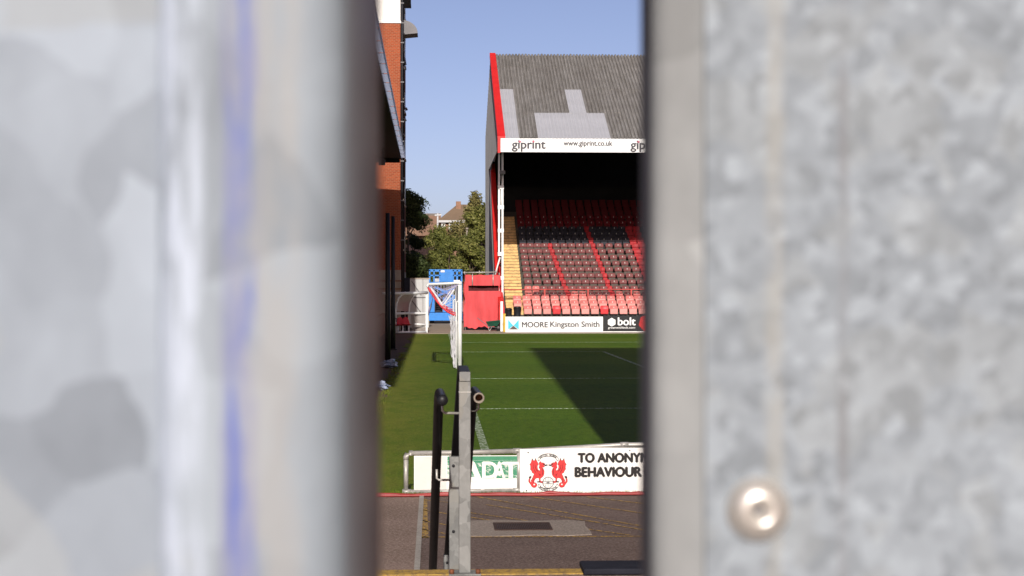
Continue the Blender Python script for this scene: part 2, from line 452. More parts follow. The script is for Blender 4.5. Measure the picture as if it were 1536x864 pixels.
mb = MB(); mb.box(-1.1, 60, 87.74, 130, -.05, -.002); struct('apron', mb, M['apron'])

# pitch lines, goal line at x = 0.73
GLX = .73
lines = MB()
z = .004
def hl(y, x0, x1, wd=.12): lines.box(x0, x1, y - wd / 2, y + wd / 2, -.01, z)
def vl(x, y0, y1, wd=.12): lines.box(x - wd / 2, x + wd / 2, y0, y1, -.01, z + .002)
vl(GLX, 19.5, 87.2)
NP, FP = 49.5, 56.82
hl(NP - 5.5, GLX + .06, GLX + 5.5); hl(FP + 5.5, GLX + .06, GLX + 5.5); vl(GLX + 5.5, NP - 5.5, FP + 5.5)
hl(NP - 16.5, GLX + .06, GLX + 16.5); hl(FP + 16.5, GLX + .06, GLX + 16.5); vl(GLX + 16.5, NP - 16.5, FP + 16.5)
hl(87.1, GLX + .06, 105); hl(19.6, GLX + .06, 105)
pts = []
for k in range(25):
    a = R(-53 + 106 * k / 24); pts.append((GLX + 11 + 9.15 * math.cos(a), 53.16 + 9.15 * math.sin(a)))
for p, q in zip(pts, pts[1:]):
    d = (Vector(q) - Vector(p)).normalized(); n = Vector((-d.y, d.x)) * .06
    lines.add([(p[0] - n.x, p[1] - n.y, z), (p[0] + n.x, p[1] + n.y, z), (q[0] + n.x, q[1] + n.y, z), (q[0] - n.x, q[1] - n.y, z)], [(0, 1, 2, 3)])
struct('pitch_line', lines, M['linewhite'])

# blades of grass leaning over the near edge of the pitch
g = MB()
for i in range(2600):
    x = random.uniform(-1.1, 3); y = 19.2 + abs(random.gauss(0, .12)); h = random.uniform(.02, .06); a = random.uniform(0, 6.3)
    dx, dy = math.cos(a) * .006, math.sin(a) * .006
    g.add([(x - dx, y - dy, -.005), (x + dx, y + dy, -.005), (x + random.uniform(-.03, .03), y + random.uniform(-.04, .02), h)], [(0, 1, 2)])
for i in range(1500):
    y = random.uniform(20, 60); x = -1.15 + random.gauss(0, .09); h = random.uniform(.02, .06); a = random.uniform(0, 6.3)
    dx, dy = math.cos(a) * .012, math.sin(a) * .012
    g.add([(x - dx, y - dy, -.02), (x + dx, y + dy, -.02), (x + random.uniform(-.05, .05), y + random.uniform(-.05, .05), h)], [(0, 1, 2)])
o = g.build('grass_tufts', M['grass'], kind='stuff')
tag(o, 'short grass tufts fringing the near and left edges of the pitch', 'grass')

# yellow hatching on the pavement
yl = MB()
def ymark(p0, p1, wd=.05):
    """painted stroke between two ground points given as photo pixels"""
    def G(px, py):
        Y = CAM_H * FPX / (py - 432); return Vector((GX(px, Y), Y))
    a, b = G(*p0), G(*p1); d = (b - a).normalized(); n = Vector((-d.y, d.x)) * wd / 2
    yl.add([(*(a - n), .0), (*(a + n), .0), (*(b + n), .0), (*(b - n), .0)], [(0, 1, 2, 3)])
ymark((632, 805), (970, 806)); ymark((635, 748), (636, 806), .085)
for a, b in (((632, 749), (700, 756)), ((716, 745), (960, 790)), ((800, 746), (970, 772)), ((632, 764), (790, 789)), ((730, 757), (900, 785)),
             ((632, 780), (760, 803)), ((700, 768), (945, 804)), ((880, 746), (968, 757)), ((632, 793), (690, 804)), ((905, 786), (970, 797))):
    ymark(a, b, .036)
struct('pavement_marking', yl, M['lineyellow'])
# drain patch with grate
def GP(px, py):
    Y = CAM_H * FPX / (py - 432); return (GX(px, Y), Y)
mb = MB(); pp = [GP(690, 804), GP(740, 804.6), GP(800, 803.2), GP(850, 804.2), GP(888, 803), GP(885, 797), GP(878, 790), GP(877, 783), GP(850, 781), GP(800, 782.2), GP(750, 780.3), GP(690, 781)]
mb.prism(pp, 'z', -.04, .003); struct('concrete_patch', mb, M['patch'])
x0, y0 = GP(742, 796.5); x1, y1 = GP(824, 785.5)
gr = thing('drain_grate', ((x0 + x1) / 2, (y0 + y1) / 2, 0), 'long rusty brown drain grate set in a pale concrete patch', 'drain grate')
mb = MB(); mb.box(x0, x1, y0, y0 + .02, 0, .012); mb.box(x0, x1, y1 - .02, y1, 0, .012); mb.box(x0, x0 + .02, y0 + .02, y1 - .02, 0, .012); mb.box(x1 - .02, x1, y0 + .02, y1 - .02, 0, .012)
M['grate'] = simple('grate_iron', (.07, .04, .03), .8, .2, .35, 8)
mb.build('frame', M['grate'], gr)
mb = MB(); mb.box(x0 + .02, x1 - .02, y0 + .02, y1 - .02, -.02, .0035); mb.build('pit', M['black'], gr)
mb = MB()
n = 30
for i in range(n):
    x = x0 + .02 + (x1 - x0 - .04) * (i + .5) / n; mb.box(x - .006, x + .006, y0 + .02, y1 - .02, .004, .011)
mb.build('bar', M['grate'], gr, kind='stuff')

# landing and steps the camera looks down from
LZ = .93
LY = 8.56
mb = MB(); mb.box(-6, 2.2, -20, LY, -.05, LZ); struct('landing', mb, M['tarmac'])
mb = MB(); mb.box(-.9, .74, LY - .15, LY - .004, LZ - .05, LZ + .005); struct('step_nosing', mb, M['nosing'])
st = MB()
for i in range(1, 5):
    st.box(-1.2, 1.6, LY + .28 * (i - 1) + .002, LY + .28 * i, -.05, LZ - i * .186)
struct('steps', st, M['concrete'])
mb = MB(); mb.bbox(GX(872, 8.5), 1.7, 8.36, 8.62, LZ + .003, LZ + .035, .008)  # low dark navy box along the landing edge
tag(mb.build('rubber_mat', M['mat']), 'dark navy rubber strip lying on the landing edge by the right gate', 'rubber mat')  # the 'rubber mat' is only a low dark navy box

# ------------------------------------------------------------------ gate leaves in front of the lens
GZ0, GZ1 = LZ + .06, 3.6
def cam2world(xc, d):
    c, s = math.cos(YAW), math.sin(YAW); return (xc * c + d * s, d * c - xc * s)
def extrude_profile(pts, z0, z1, close=False, smooth=False):
    """vertical folded sheet through camera-side plan points"""
    m = MB(); P = [cam2world(*p) for p in pts]; n = len(P)
    v = [(x, y, z0) for x, y in P] + [(x, y, z1) for x, y in P]
    f = [(i, (i + 1) % n, (i + 1) % n + n, i + n) for i in range(n if close else n - 1)]
    m.add(v, f, 0, smooth)
    if close: m.add(v, [tuple(range(n))[::-1], tuple(range(n, 2 * n))])
    return m
def arc(cx, cy, r, a0, a1, n=8): return [(cx + r * math.cos(R(a0 + (a1 - a0) * i / n)), cy + r * math.sin(R(a0 + (a1 - a0) * i / n))) for i in range(n + 1)]
def xat(px, d): return (px - 768) / FPX * d
# left leaf: rounded box stile in front of a sheet
DL = .46
lx0, lx1, ld1 = xat(225, DL), -.0460, .594
r_ = .0135
prof = arc(lx0 + r_ * .8, DL + r_ * .8, r_ * .8, 180, 270) + arc(lx1 - r_, DL + r_, r_, 270, 360) + arc(lx1 - .004, ld1 - .004, .004, 0, 90, 3) + [(lx0, ld1)]
gl = thing('metal_gate', (*cam2world(-.3, .5), LZ), 'left galvanised gate leaf with a rounded box stile and blue paint run', 'gate', 'galvanised gate leaves')
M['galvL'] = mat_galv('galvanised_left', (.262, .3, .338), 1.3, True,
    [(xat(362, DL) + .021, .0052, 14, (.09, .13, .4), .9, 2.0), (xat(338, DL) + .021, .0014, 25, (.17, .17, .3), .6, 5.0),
     (xat(268, DL) + .021, .0085, 6, (.47, .53, .62), .9, 9.0), (xat(405, DL) + .02, .012, 9, (.34, .33, .31), .5, 12.0),  # first streak here paints in the pale highlight along the stile's bend
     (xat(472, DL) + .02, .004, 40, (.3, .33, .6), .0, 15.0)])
M['galvLs'] = mat_galv('galvanised_left_sheet', (.265, .303, .348), 9.7, True)
M['galvLi'] = NT('galvanised_inner_face').set((.56, .6, .64), .42, .5, .5).m
mstile = extrude_profile(prof, GZ0, GZ1, True, True)
for i in range(16, 18): mstile.mi[i] = 1
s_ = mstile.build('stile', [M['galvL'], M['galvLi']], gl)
msheet = MB(); 
a_, b_ = cam2world(-.95, DL + .012), cam2world(lx0 + .012, DL + .012)
for z0_, z1_ in ((GZ0, GZ1),):
    m2 = extrude_profile([(-.95, DL + .006), (lx0 + .004, DL + .006), (lx0 + .004, DL + .010), (-.95, DL + .010)], z0_, z1_, True)
m2.build('sheet', M['galvLs'], gl)
m3 = extrude_profile([(-.95, DL + .012), (-.90, DL + .012), (-.90, ld1), (-.95, ld1)], GZ0, GZ1, True)
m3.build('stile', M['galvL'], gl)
for zz in (GZ0 + .02, GZ1 - .08):
    m4 = extrude_profile([(-.898, DL + .02), (lx0 - .002, DL + .02), (lx0 - .002, ld1 - .02), (-.898, ld1 - .02)], zz, zz + .06, True)
    m4.build('rail', M['galvLs'], gl)
# right leaf
DR = .60
rx0 = xat(979, DR)
gr2 = thing('metal_gate', (*cam2world(.4, .62), LZ), 'right galvanised gate leaf with a spangled sheet and one bright domed screw', 'gate', 'galvanised gate leaves')
M['galvR'] = mat_galv('galvanised_right', (.25, .282, .312), 2.2, False,
    [(xat(1160, DR) + .0274, .004, 12, (.36, .35, .31), .4, 3.0), (xat(1262, DR) + .0274, .0022, 14, (.17, .17, .18), .6, 7.0)])
M['galvRs'] = mat_galv('galvanised_right_stile', (.28, .292, .295), 8.2, True, (), 9)
prof = arc(rx0 + .007, DR + .009, .007, 180, 270, 8) + [(rx0 + .05, DR + .002), (rx0 + .05, DR + .055), (rx0, DR + .055)]
extrude_profile(prof, GZ0, GZ1, True).build('stile', M['galvRs'], gr2)
ms = extrude_profile([(xat(1057, DR), DR - .0015), (.95, DR - .0015), (.95, DR + .0005), (xat(1057, DR), DR + .0005)], GZ0, GZ1, True)
ms.build('sheet', M['galvR'], gr2)
extrude_profile([(.90, DR + .002), (.95, DR + .002), (.95, DR + .055), (.90, DR + .055)], GZ0, GZ1, True).build('stile', M['galvRs'], gr2)
for zz in (GZ0 + .02, GZ1 - .08):
    extrude_profile([(rx0 + .052, DR + .003), (.898, DR + .003), (.898, DR + .05), (rx0 + .052, DR + .05)], zz, zz + .06, True).build('rail', M['galvRs'], gr2)
# domed screws, one in view and its neighbours up and down the sheet
sp = W(1136, 761, DR)
ex, ey = cam2world(xat(1136, DR), DR - .0015)
prof2 = [(0, -.0018), (.0016, -.0018), (.0022, -.0034), (.003, -.0056), (.0048, -.0054), (.0068, -.0042), (.0084, -.0026), (.0092, -.001), (.0094, 0)]
scm = MB(); n = 24; vs = []; fs = []
for r0, yy in [(a_ * 1.24, b_ * 1.15) for a_, b_ in prof2[1:]]:
    for k in range(n): vs.append((r0 * math.cos(2 * math.pi * k / n), yy, r0 * math.sin(2 * math.pi * k / n)))
for i in range(len(prof2) - 2):
    for k in range(n): fs.append((i * n + k, i * n + (k + 1) % n, (i + 1) * n + (k + 1) % n, (i + 1) * n + k))
scm.add(vs, fs, 0, True); scm.add(vs[:n], [tuple(range(n))], 1)
me = scm.mesh('screw', [M['screw'], M['clad']])
for k, dz in enumerate((0, .42, -.42, .84, -.84)):
    zz = sp.z + dz
    if GZ0 < zz < GZ1: link('screw', me, gr2, loc=(ex, ey, zz))

# ------------------------------------------------------------------ handrail on the steps
PY1 = 8.40
hr = thing('handrail', (.148, PY1, LZ), 'galvanised handrail going down the steps with black pipe rails on both sides', 'handrail')
def dx(y): return -.02 * (y - PY1)
px0, px1 = GX(688.5, PY1), GX(706, PY1)
cxp = (px0 + px1) / 2; hw = (px1 - px0) / 2
TZ = GZ(566, PY1)
mb = MB(); mb.bbox(px0, px1, PY1, PY1 + .058, LZ + .012, TZ - .02, .004); p1 = mb.build('post', M['galv'], hr)
mb = MB(); mb.box(px0 - .002, px1 + .002, PY1 - .003, PY1 + .06, TZ - .075, TZ - .071); mb.build('weld_seam', M['pipe'], p1)
def stairz(y): return max(-.004, LZ - .186 * max(0, math.floor((y - LY) / .28) + 1)) if y > LY else LZ
def barz(y): return TZ - max(0, y - 9.05) * .60
for yy, topy in ((9.52, 685), (11.22, 832)):
    w_ = .03; xx = GX(673.8 if yy < 10 else 665.2, yy)
    mb = MB(); mb.bbox(xx, xx + .056, yy, yy + .056, stairz(yy), GZ(topy, yy), .004); pq = mb.build('post', M['galv'], hr)
    for k in (.05, .42):
        zc = GZ(topy, yy) - k
        if zc > .1:
            mb = MB(); mb.tube([(xx + .024, yy - .004, zc), (xx + .024, yy + .002, zc)], .009, 8); mb.build('bolt', M['dark'], pq)
mb = MB()
mb.bbox(px0 + .001, px1 - .001, PY1 - .004, 9.06, TZ - .019, TZ + .03, .006)
e0, e1 = Vector((cxp, 9.05, TZ - .02)), Vector((cxp + dx(11.4) , 11.4, .52))
mb.bar(e0 + Vector((0, 0, .02)), e1, hw * 1.9, .06)
mb.build('top_bar', M['dark'], hr)
mb = MB(); mb.bbox(px0 + .002, px1 - .002, PY1 - .008, PY1 - .0045, TZ - .018, TZ + .028, .001); mb.build('end_plate', M['galv'], hr)
mb = MB(); mb.box(px0 - .05, px1 + .05, PY1 - .04, PY1 + .1, LZ + .0055, LZ + .0125); bp = mb.build('base_plate', M['galv'], hr)
for sx in (-1, 1):
    mb = MB(); mb.tube([(cxp + sx * .065, PY1 - .02, LZ + .012), (cxp + sx * .065, PY1 - .02, LZ + .034)], .012, 8); mb.build('bolt', M['rust'], bp)
for sgn, pxc, pyc in ((-1, 663.5, 600), (1, 718.5, 597)):
    c0 = W(pxc, pyc, 8.33); rad = .0265
    xx = c0.x
    path = [(xx, 8.33, c0.z), (xx - .012, 8.86, c0.z), (xx - .014, 8.97, c0.z - .018), (xx - .017, 9.08, c0.z - .07)]
    slope = .47
    if sgn < 0:
        ef = W(649, 858, 11.0); path += [(ef.x, 11.0, ef.z), (ef.x - .012, 11.6, ef.z - .32)]
    else:
        ef = W(690, 858, 11.0); path += [(ef.x, 11.0, ef.z), (ef.x - .012, 11.6, ef.z - .32)]
    mb = MB(); mb.tube(path, rad, 16, 0, caps=False)
    rl = mb.build('rail', M['black'], hr)
    mb = MB()
    if sgn < 0:   # plastic end cap, rounded
        mb.tube([(xx, 8.34, c0.z), (xx, 8.318, c0.z), (xx, 8.305, c0.z), (xx, 8.301, c0.z)], .03, 20, 0, True, [.0285, .0285, .022, .006]); mb.build('end_cap', M['black'], rl)
    else:         # open pipe end showing its bare wall
        n = 20; ri, ro = .019, .0268; v = []; f = []
        for rr_, yy in ((ro, 8.34), (ro, 8.325), (ri, 8.325), (ri, 8.42)):
            v += [(xx + rr_ * math.cos(2 * math.pi * k / n), yy, c0.z + rr_ * math.sin(2 * math.pi * k / n)) for k in range(n)]
        for i in range(3):
            for k in range(n): f.append((i * n + k, i * n + (k + 1) % n, (i + 1) * n + (k + 1) % n, (i + 1) * n + k))
        mb.add(v, f, 0, True); mb.add(v[3 * n:], [tuple(range(n))], 1); mb.build('open_end', [M['poleshaft'], M['rust']], rl)
    # bent brackets
    yb = 8.44; zb = c0.z - .06
    px = px0 if sgn < 0 else px1
    pts = [(xx, yb, c0.z - .02), (xx, yb, zb)] + [(xx - sgn * .012, yb, zb - .012)] + [(px, yb, zb - .014)]
    mb = MB(); mb.tube(pts, .0065, 8); mb.build('bracket', M['pipe'], hr)
    if sgn < 0:
        yb = 9.5; c2 = W(655, 720, yb); q = GX(674, yb)
        mb = MB(); mb.tube([(c2.x, yb, c2.z + .06), (c2.x, yb, c2.z + .01), (c2.x + .012, yb, c2.z), (q, yb, c2.z)], .0065, 8); mb.build('bracket', M['pipe'], hr)

# ------------------------------------------------------------------ pipe barrier and boards at the near touchline
BY = 19.3
def bz(py): return GZ(py, BY)
def bx(px): return GX(px, BY)
pr = .027
bar = thing('pipe_barrier', (bx(780), BY, 0), 'galvanised scaffold pipe barrier along the near edge of the pitch', 'barrier')
zt, zb = bz(679), bz(737)
zt2 = bz(669)
xl, xm = bx(609), bx(778)
mb = MB()
mb.tube([(xl, BY, zb), (xl, BY, zt - .06)] , pr, 12); mb.build('post', M['pipe'], bar)
mb = MB(); mb.tube([(xl, BY, zt - .075), (xl, BY, zt - .04), (xl + .012, BY, zt - .012), (xl + .04, BY, zt), (xl + .075, BY, zt)], pr * 1.16, 12); mb.build('elbow', M['pipe'], bar)
mb = MB(); mb.tube([(xl + .06, BY, zt), (bx(696), BY, zt + .004), (xm, BY, zt + .02)], pr, 12); mb.build('top_rail', M['pipe'], bar)
mb = MB(); mb.tube([(xm, BY, zt + .02), (bx(935), BY, bz(668)), (6.0, BY, bz(668) + .06)], pr, 12); mb.build('top_rail', M['pipe'], bar)
mb = MB(); mb.tube([(xl, BY, zb), (xm, BY, zb + .012)], pr, 12); mb.build('bottom_rail', M['pipe'], bar)
for xx in (xm, bx(966), 4.2, 6.0):
    mb = MB(); mb.tube([(xx, BY, 0), (xx, BY, zt + .02 + .02 * (xx - xm))], pr * .9, 12); mb.build('post', M['pipe'], bar)
for xx, zz in ((xm - .02, zt + .02), (xm - .02, zb + .012), (bx(936), bz(668)), (xl + .005, zb)):
    mb = MB(); mb.tube([(xx - .045, BY, zz), (xx + .05, BY, zz)], pr * 1.22, 12)
    mb.tube([(xx, BY - .03, zz), (xx, BY - .042, zz)], .009, 8); mb.build('clamp', M['pipe'], bar)
# old green board
b1 = thing('advertising_board', (bx(700), BY - .02, bz(736)), 'old white and green board with peeling vinyl letters on the pipe barrier', 'board')
mb = MB(); mb.bbox(bx(621), bx(777.5), BY - .012, BY + .012, bz(734), bz(683), .003); mb.build('panel', M['offwhite'], b1)
mb = MB(); mb.box(bx(622), bx(670), BY - .0145, BY - .0125, bz(733), bz(684)); mb.build('vinyl_sheet', M['greyvinyl'], b1, 'plain grey white vinyl on the left end')
def mat_peel(name, green, white, lo, hi):
    t = NT(name); f = t.noise(t.geo((14, 14, 34)), 1.0, 5, .75, .5)
    big = t.noise(t.geo((3, 3, 5)), 1.0, 2)
    s = t.math('ADD', t.math('MULTIPLY', f, .8), t.math('MULTIPLY', big, .3))
    t.set(t.mix(t.ramp(s, [(lo, 0), (hi, 1)], 'LINEAR'), green, white), .6, spec=.3); return t.m
M['peelA'] = mat_peel('green_vinyl_top', (.05, .24, .13), (.78, .77, .72), .66, .74)
M['peelB'] = mat_peel('green_vinyl_body', (.05, .24, .13), (.78, .77, .72), .54, .64)
mb = MB(); mb.box(bx(671), bx(777), BY - .0145, BY - .0125, bz(690), bz(684)); mb.build('green_band', M['greenvinyl'], b1)
mb = MB(); mb.box(bx(671), bx(777), BY - .0145, BY - .0125, bz(694), bz(690.3)); mb.build('green_band', M['peelA'], b1)
mb = MB(); mb.box(bx(671), bx(777), BY - .0145, BY - .0125, bz(717), bz(694.3)); mb.build('green_band', M['peelB'], b1)
letter('D', bx(724), bx(746), bz(717), bz(692.5), BY - .017, M['peeled'], b1, .03)
letter('A', bx(690), bx(727), bz(733), bz(692.5), BY - .0165, M['peeled'], b1, .03)
letter('A', bx(741), bx(757), bz(717), bz(692.5), BY - .0168, M['peeled'], b1, .03)
letter('T', bx(754), bx(778), bz(717), bz(693), BY - .0172, M['peeled'], b1, .03)

# crest board
b2 = thing('advertising_board', (bx(880), BY - .03, bz(740)), 'white board with red dragon crest and black capital words on the pipe barrier', 'board')
XR = bx(1250)
mb = MB(); vs = []
for px, top, bot in ((779.5, 673.5, 738), (880, 671.5, 739), (966, 672, 741.5), (1250, 670, 745)):
    vs.append((bx(px), bz(bot), bz(top)))
v = [(x, y, zz) for x, za, zc in vs for y in (BY - .034, BY - .03) for zz in (za, zc)]
f = []
for i in range(3):
    o_ = i * 4; f += [(o_, o_ + 4, o_ + 5, o_ + 1), (o_ + 2, o_ + 3, o_ + 7, o_ + 6), (o_ + 1, o_ + 5, o_ + 7, o_ + 3), (o_, o_ + 2, o_ + 6, o_ + 4)]
f += [(0, 1, 3, 2), (12, 14, 15, 13)]
mb.add(v, f); mb.build('panel', M['offwhite'], b2)
FY = BY - .0375
letter('TO ANONYM', bx(867), bx(867 + 105), bz(693.5), bz(680), FY, M['print'], b2, .07)
letter('BEHAVIOUR I', bx(862.5), bx(862.5 + 107), bz(715), bz(701), FY, M['print'], b2, .07)
for px, py in ((792, 678.5), (789.5, 735.5), (944, 676)):
    mb = MB(); mb.tube([(bx(px), FY + .004, bz(py)), (bx(px), FY, bz(py))], .008, 8); mb.build('screw', M['dark'], b2)
# crest: two dragons facing over a ball, with two scrolls
def CP(x, y): return (bx(785 + x / 13.29), bz(675 + y / 13.29))
DR_ = [(330,225),(352,235),(350,255),(385,250),(425,275),(430,290),(400,300),(415,320),(405,340),(385,330),(375,345),(395,375),(410,420),(405,480),(385,520),(350,550),(335,560),(330,600),(345,620),(385,625),(395,640),(370,650),(330,640),(312,628),(318,600),(310,555),(270,548),(235,565),(215,600),(205,640),(235,650),(262,670),(265,700),(245,735),(210,742),(175,730),(150,690),(130,660),(105,630),(105,590),(120,555),(115,540),(155,512),(150,540),(135,560),(125,590),(130,625),(155,640),(155,600),(180,560),(195,520),(215,480),(210,465),(175,445),(165,410),(135,375),(145,360),(140,300),(125,285),(150,255),(170,170),(190,200),(210,215),(225,205),(240,170),(258,210),(285,260),(295,290),(275,300),(272,340),(285,390),(315,410),(335,405),(330,370),(310,350),(320,310),(310,260)]
def offset_poly(P, d):
    out = []; n = len(P)
    for i in range(n):
        a, b, c = Vector(P[i - 1]), Vector(P[i]), Vector(P[(i + 1) % n])
        n1 = Vector(((b - a).y, -(b - a).x)).normalized(); n2 = Vector(((c - b).y, -(c - b).x)).normalized()
        nn = (n1 + n2); nn = nn.normalized() if nn.length > .1 else n1
        out.append(tuple(b + nn * d))
    return out
AR = sum(a[0] * b[1] - b[0] * a[1] for a, b in zip(DR_, DR_[1:] + DR_[:1]))
crest = MB().build('crest', M['offwhite'], b2, 'club crest of two red dragons facing each other over a ball')
def flat(poly, y, mat, name='dragon', parent=crest):
    mb = MB(); tri = tessellate_polygon([[Vector((*p, 0)) for p in poly]])
    mb.add([(p[0], y, p[1]) for p in poly], [tuple(t) for t in tri])
    return mb
def ribbon(mb, pts, wd, y, mi=0):
    for p, q in zip(pts, pts[1:]):
        p, q = Vector(p), Vector(q); d = (q - p)
        if d.length < 1e-6: continue
        d.normalize(); n = Vector((-d.y, d.x)) * wd / 2; e = d * wd * .3
        mb.add([(*(p - n - e),), (*(p + n - e),), (*(q + n + e),), (*(q - n + e),)] and [((p - n - e).x, y, (p - n - e).y), ((p + n - e).x, y, (p + n - e).y), ((q + n + e).x, y, (q + n + e).y), ((q - n + e).x, y, (q - n + e).y)], [(0, 1, 2, 3)], mi)
for mir in (0, 1):
    def mm(P): return [CP(976 - x if mir else x, y) for x, y in P]
    mb = MB()
    poly = mm(offset_poly(DR_, 7 if AR > 0 else -7)); tri = tessellate_polygon([[Vector((*p, 0)) for p in poly]])
    mb.add([(p[0], FY + .001, p[1]) for p in poly], [tuple(t) for t in tri], 1)
    poly = mm(DR_); tri = tessellate_polygon([[Vector((*p, 0)) for p in poly]])
    mb.add([(p[0], FY, p[1]) for p in poly], [tuple(t) for t in tri], 0)
    for P, wd in (([(425, 305), (450, 300), (470, 292)], .014), ([(170, 165), (175, 195)], .008), ([(240, 165), (243, 195)], .008), ([(280, 630), (325, 630)], .014), ([(230, 290), (235, 340), (255, 390), (290, 425)], .006), ([(190, 260), (195, 330), (215, 400), (250, 450)], .005), ([(375, 370), (385, 430), (375, 490)], .006), ([(120, 545), (135, 530)], .02), ([(300, 470), (335, 490), (320, 520)], .006), ([(205, 560), (190, 610), (195, 650)], .005), ([(395, 275), (410, 285)], .012)):
        ribbon(mb, mm(P), wd, FY - .0015, 1)
    cc = mm([(213 + 16 * math.cos(a / 8 * 6.283), 682 + 16 * math.sin(a / 8 * 6.283)) for a in range(8)])
    mb.add([(p[0], FY - .0015, p[1]) for p in cc], [tuple(range(8))], 2)
    me = mb.mesh('dragon', [M['crestred'], M['print'], M['offwhite']])
    link('dragon', me, crest)
mb = MB()
def cpts(cx, cy, rx, ry, a0, a1, n=24): return [CP(cx + rx * math.cos(R(a0 + (a1 - a0) * i / n)), cy + ry * math.sin(R(a0 + (a1 - a0) * i / n))) for i in range(n + 1)]
ribbon(mb, cpts(490, 645, 108, 110, 0, 360, 32), .006, FY - .002)
for dy in (-28, 24): ribbon(mb, [CP(390, 645 + dy), CP(592, 645 + dy)], .005, FY - .002)
for x, yb in ((440, 560), (490, 550), (540, 560)): ribbon(mb, [CP(x, 600), CP(x + (x - 490) * .2, yb - 10)], .004, FY - .002); ribbon(mb, [CP(x, 690), CP(x + (x - 490) * .2, 735)], .004, FY - .002)
mb.build('ball', M['greyprint'], crest)
mb = MB()
for cy, ry, a0, a1 in ((190, 120, 190, 350), (190, 70, 200, 340)): ribbon(mb, cpts(490, cy, 205 if ry > 100 else 165, ry, a0, a1), .005, FY - .002)
for s in (-1, 1): ribbon(mb, [CP(490 + s * 202, 170), CP(490 + s * 200, 210), CP(490 + s * 170, 200), CP(490 + s * 158, 168)], .005, FY - .002)
for cy, ry, a0, a1 in ((690, 125, 170, 10), (690, 75, 160, 20)): ribbon(mb, cpts(490, cy, 205 if ry > 100 else 165, ry, a0, a1), .005, FY - .002)
for s in (-1, 1): ribbon(mb, [CP(490 + s * 202, 712), CP(490 + s * 190, 675), CP(490 + s * 165, 690), CP(490 + s * 155, 716)], .005, FY - .002)
mb.build('scroll', M['greyprint'], crest)
def arc_text(txt, cx, cy, rx, ry, a0, a1, size, flip):
    mb = MB(); n = len(txt)
    for i, ch in enumerate(txt):
        if ch == ' ': continue
        a = R(a0 + (a1 - a0) * i / (n - 1)); px, py = cx + rx * math.cos(a), cy + ry * math.sin(a)
        x, zz = CP(px, py); h = size
        v, f = text_mesh(ch, -h * .33 if ch != 'I' else -h * .1, h * .33 if ch != 'I' else h * .1, -h / 2, h / 2, 0, .03)
        tx, tz = -rx * math.sin(a), -ry * math.cos(a)
        ang = math.atan2(tz, tx)
        if flip: ang += math.pi
        c, s = math.cos(ang), math.sin(ang)
        mb.add([(x + p[0] * c - p[2] * s, FY - .002, zz + p[0] * s + p[2] * c) for p in v], f)
    return mb
arc_text('LEYTON ORIENT', 490, 190, 187, 95, 212, 328, .024, False).build('lettering', M['print'], crest)
arc_text('FOOTBALL CLUB', 490, 690, 187, 100, 148, 32, .024, True).build('lettering', M['print'], crest)
mb = MB(); v, f = text_mesh('1881', *sorted((CP(450, 0)[0], CP(530, 0)[0])), CP(0, 655)[1], CP(0, 630)[1], FY - .002, .02); mb.add(v, f); mb.build('lettering', M['greyprint'], crest)

# red hose along the boards
hz = MB(); pts = []; pts2 = []
for i in range(60):
    px = 560 + i * 12; y = BY - .12
    pts.append((bx(px), y - .02 * math.sin(i * .5), .016 + .006 * math.sin(i * .9) + (.012 if i % 11 == 0 else 0)))
    pts2.append((bx(px), y - .045 - .02 * math.sin(i * .33 + 1), .014))
hz.tube(pts, .02, 8); hz.tube(pts2, .013, 8)
tag(hz.build('hose', M['hose']), 'red hose lying on the pavement under the front boards', 'hose')

# ------------------------------------------------------------------ goal
go = thing('goal', (GLX, NP, 0), 'white football goal seen edge on with its net hitched up', 'goal')
GH = 2.5
for y in (NP, FP):
    mb = MB(); mb.tube([(GLX, y, -.05), (GLX, y, GH + .05)], .06, 14); mb.build('post', M['white'], go)
mb = MB(); mb.tube([(GLX, NP - .06, GH), (GLX, FP + .06, GH)], .06, 14); mb.build('crossbar', M['white'], go)
BX = GLX - .93
for y in (NP, FP):
    mb = MB(); mb.tube([(GLX, y, GH + .01), (BX, y, GH - .03)], .035, 10); mb.build('stanchion', M['white'], go)
    mb = MB(); mb.tube([(BX, y, GH - .03), (BX - .03, y, GH - .12)], .03, 10); mb.build('stanchion', M['white'], go)
    mb = MB(); mb.tube([(GLX - .10, y, 0), (GLX - .10, y, 1.95), (GLX - .02, y, 2.0)], .022, 8); mb.build('net_pole', M['white'], go)
mb = MB(); mb.tube([(BX, NP, GH - .04), (BX, FP, GH - .04)], .03, 8); mb.build('back_bar', M['white'], go)
def net_patch(fn, nu, nv, r=.006, mats=0):
    m = MB()
    for i in range(nu + 1): m.tube([fn(i / nu, j / nv) for j in range(nv + 1)], r, 4, 0, False)
    for j in range(nv + 1): m.tube([fn(i / nu, j / nv) for i in range(nu + 1)], r, 4, 0, False)
    return m
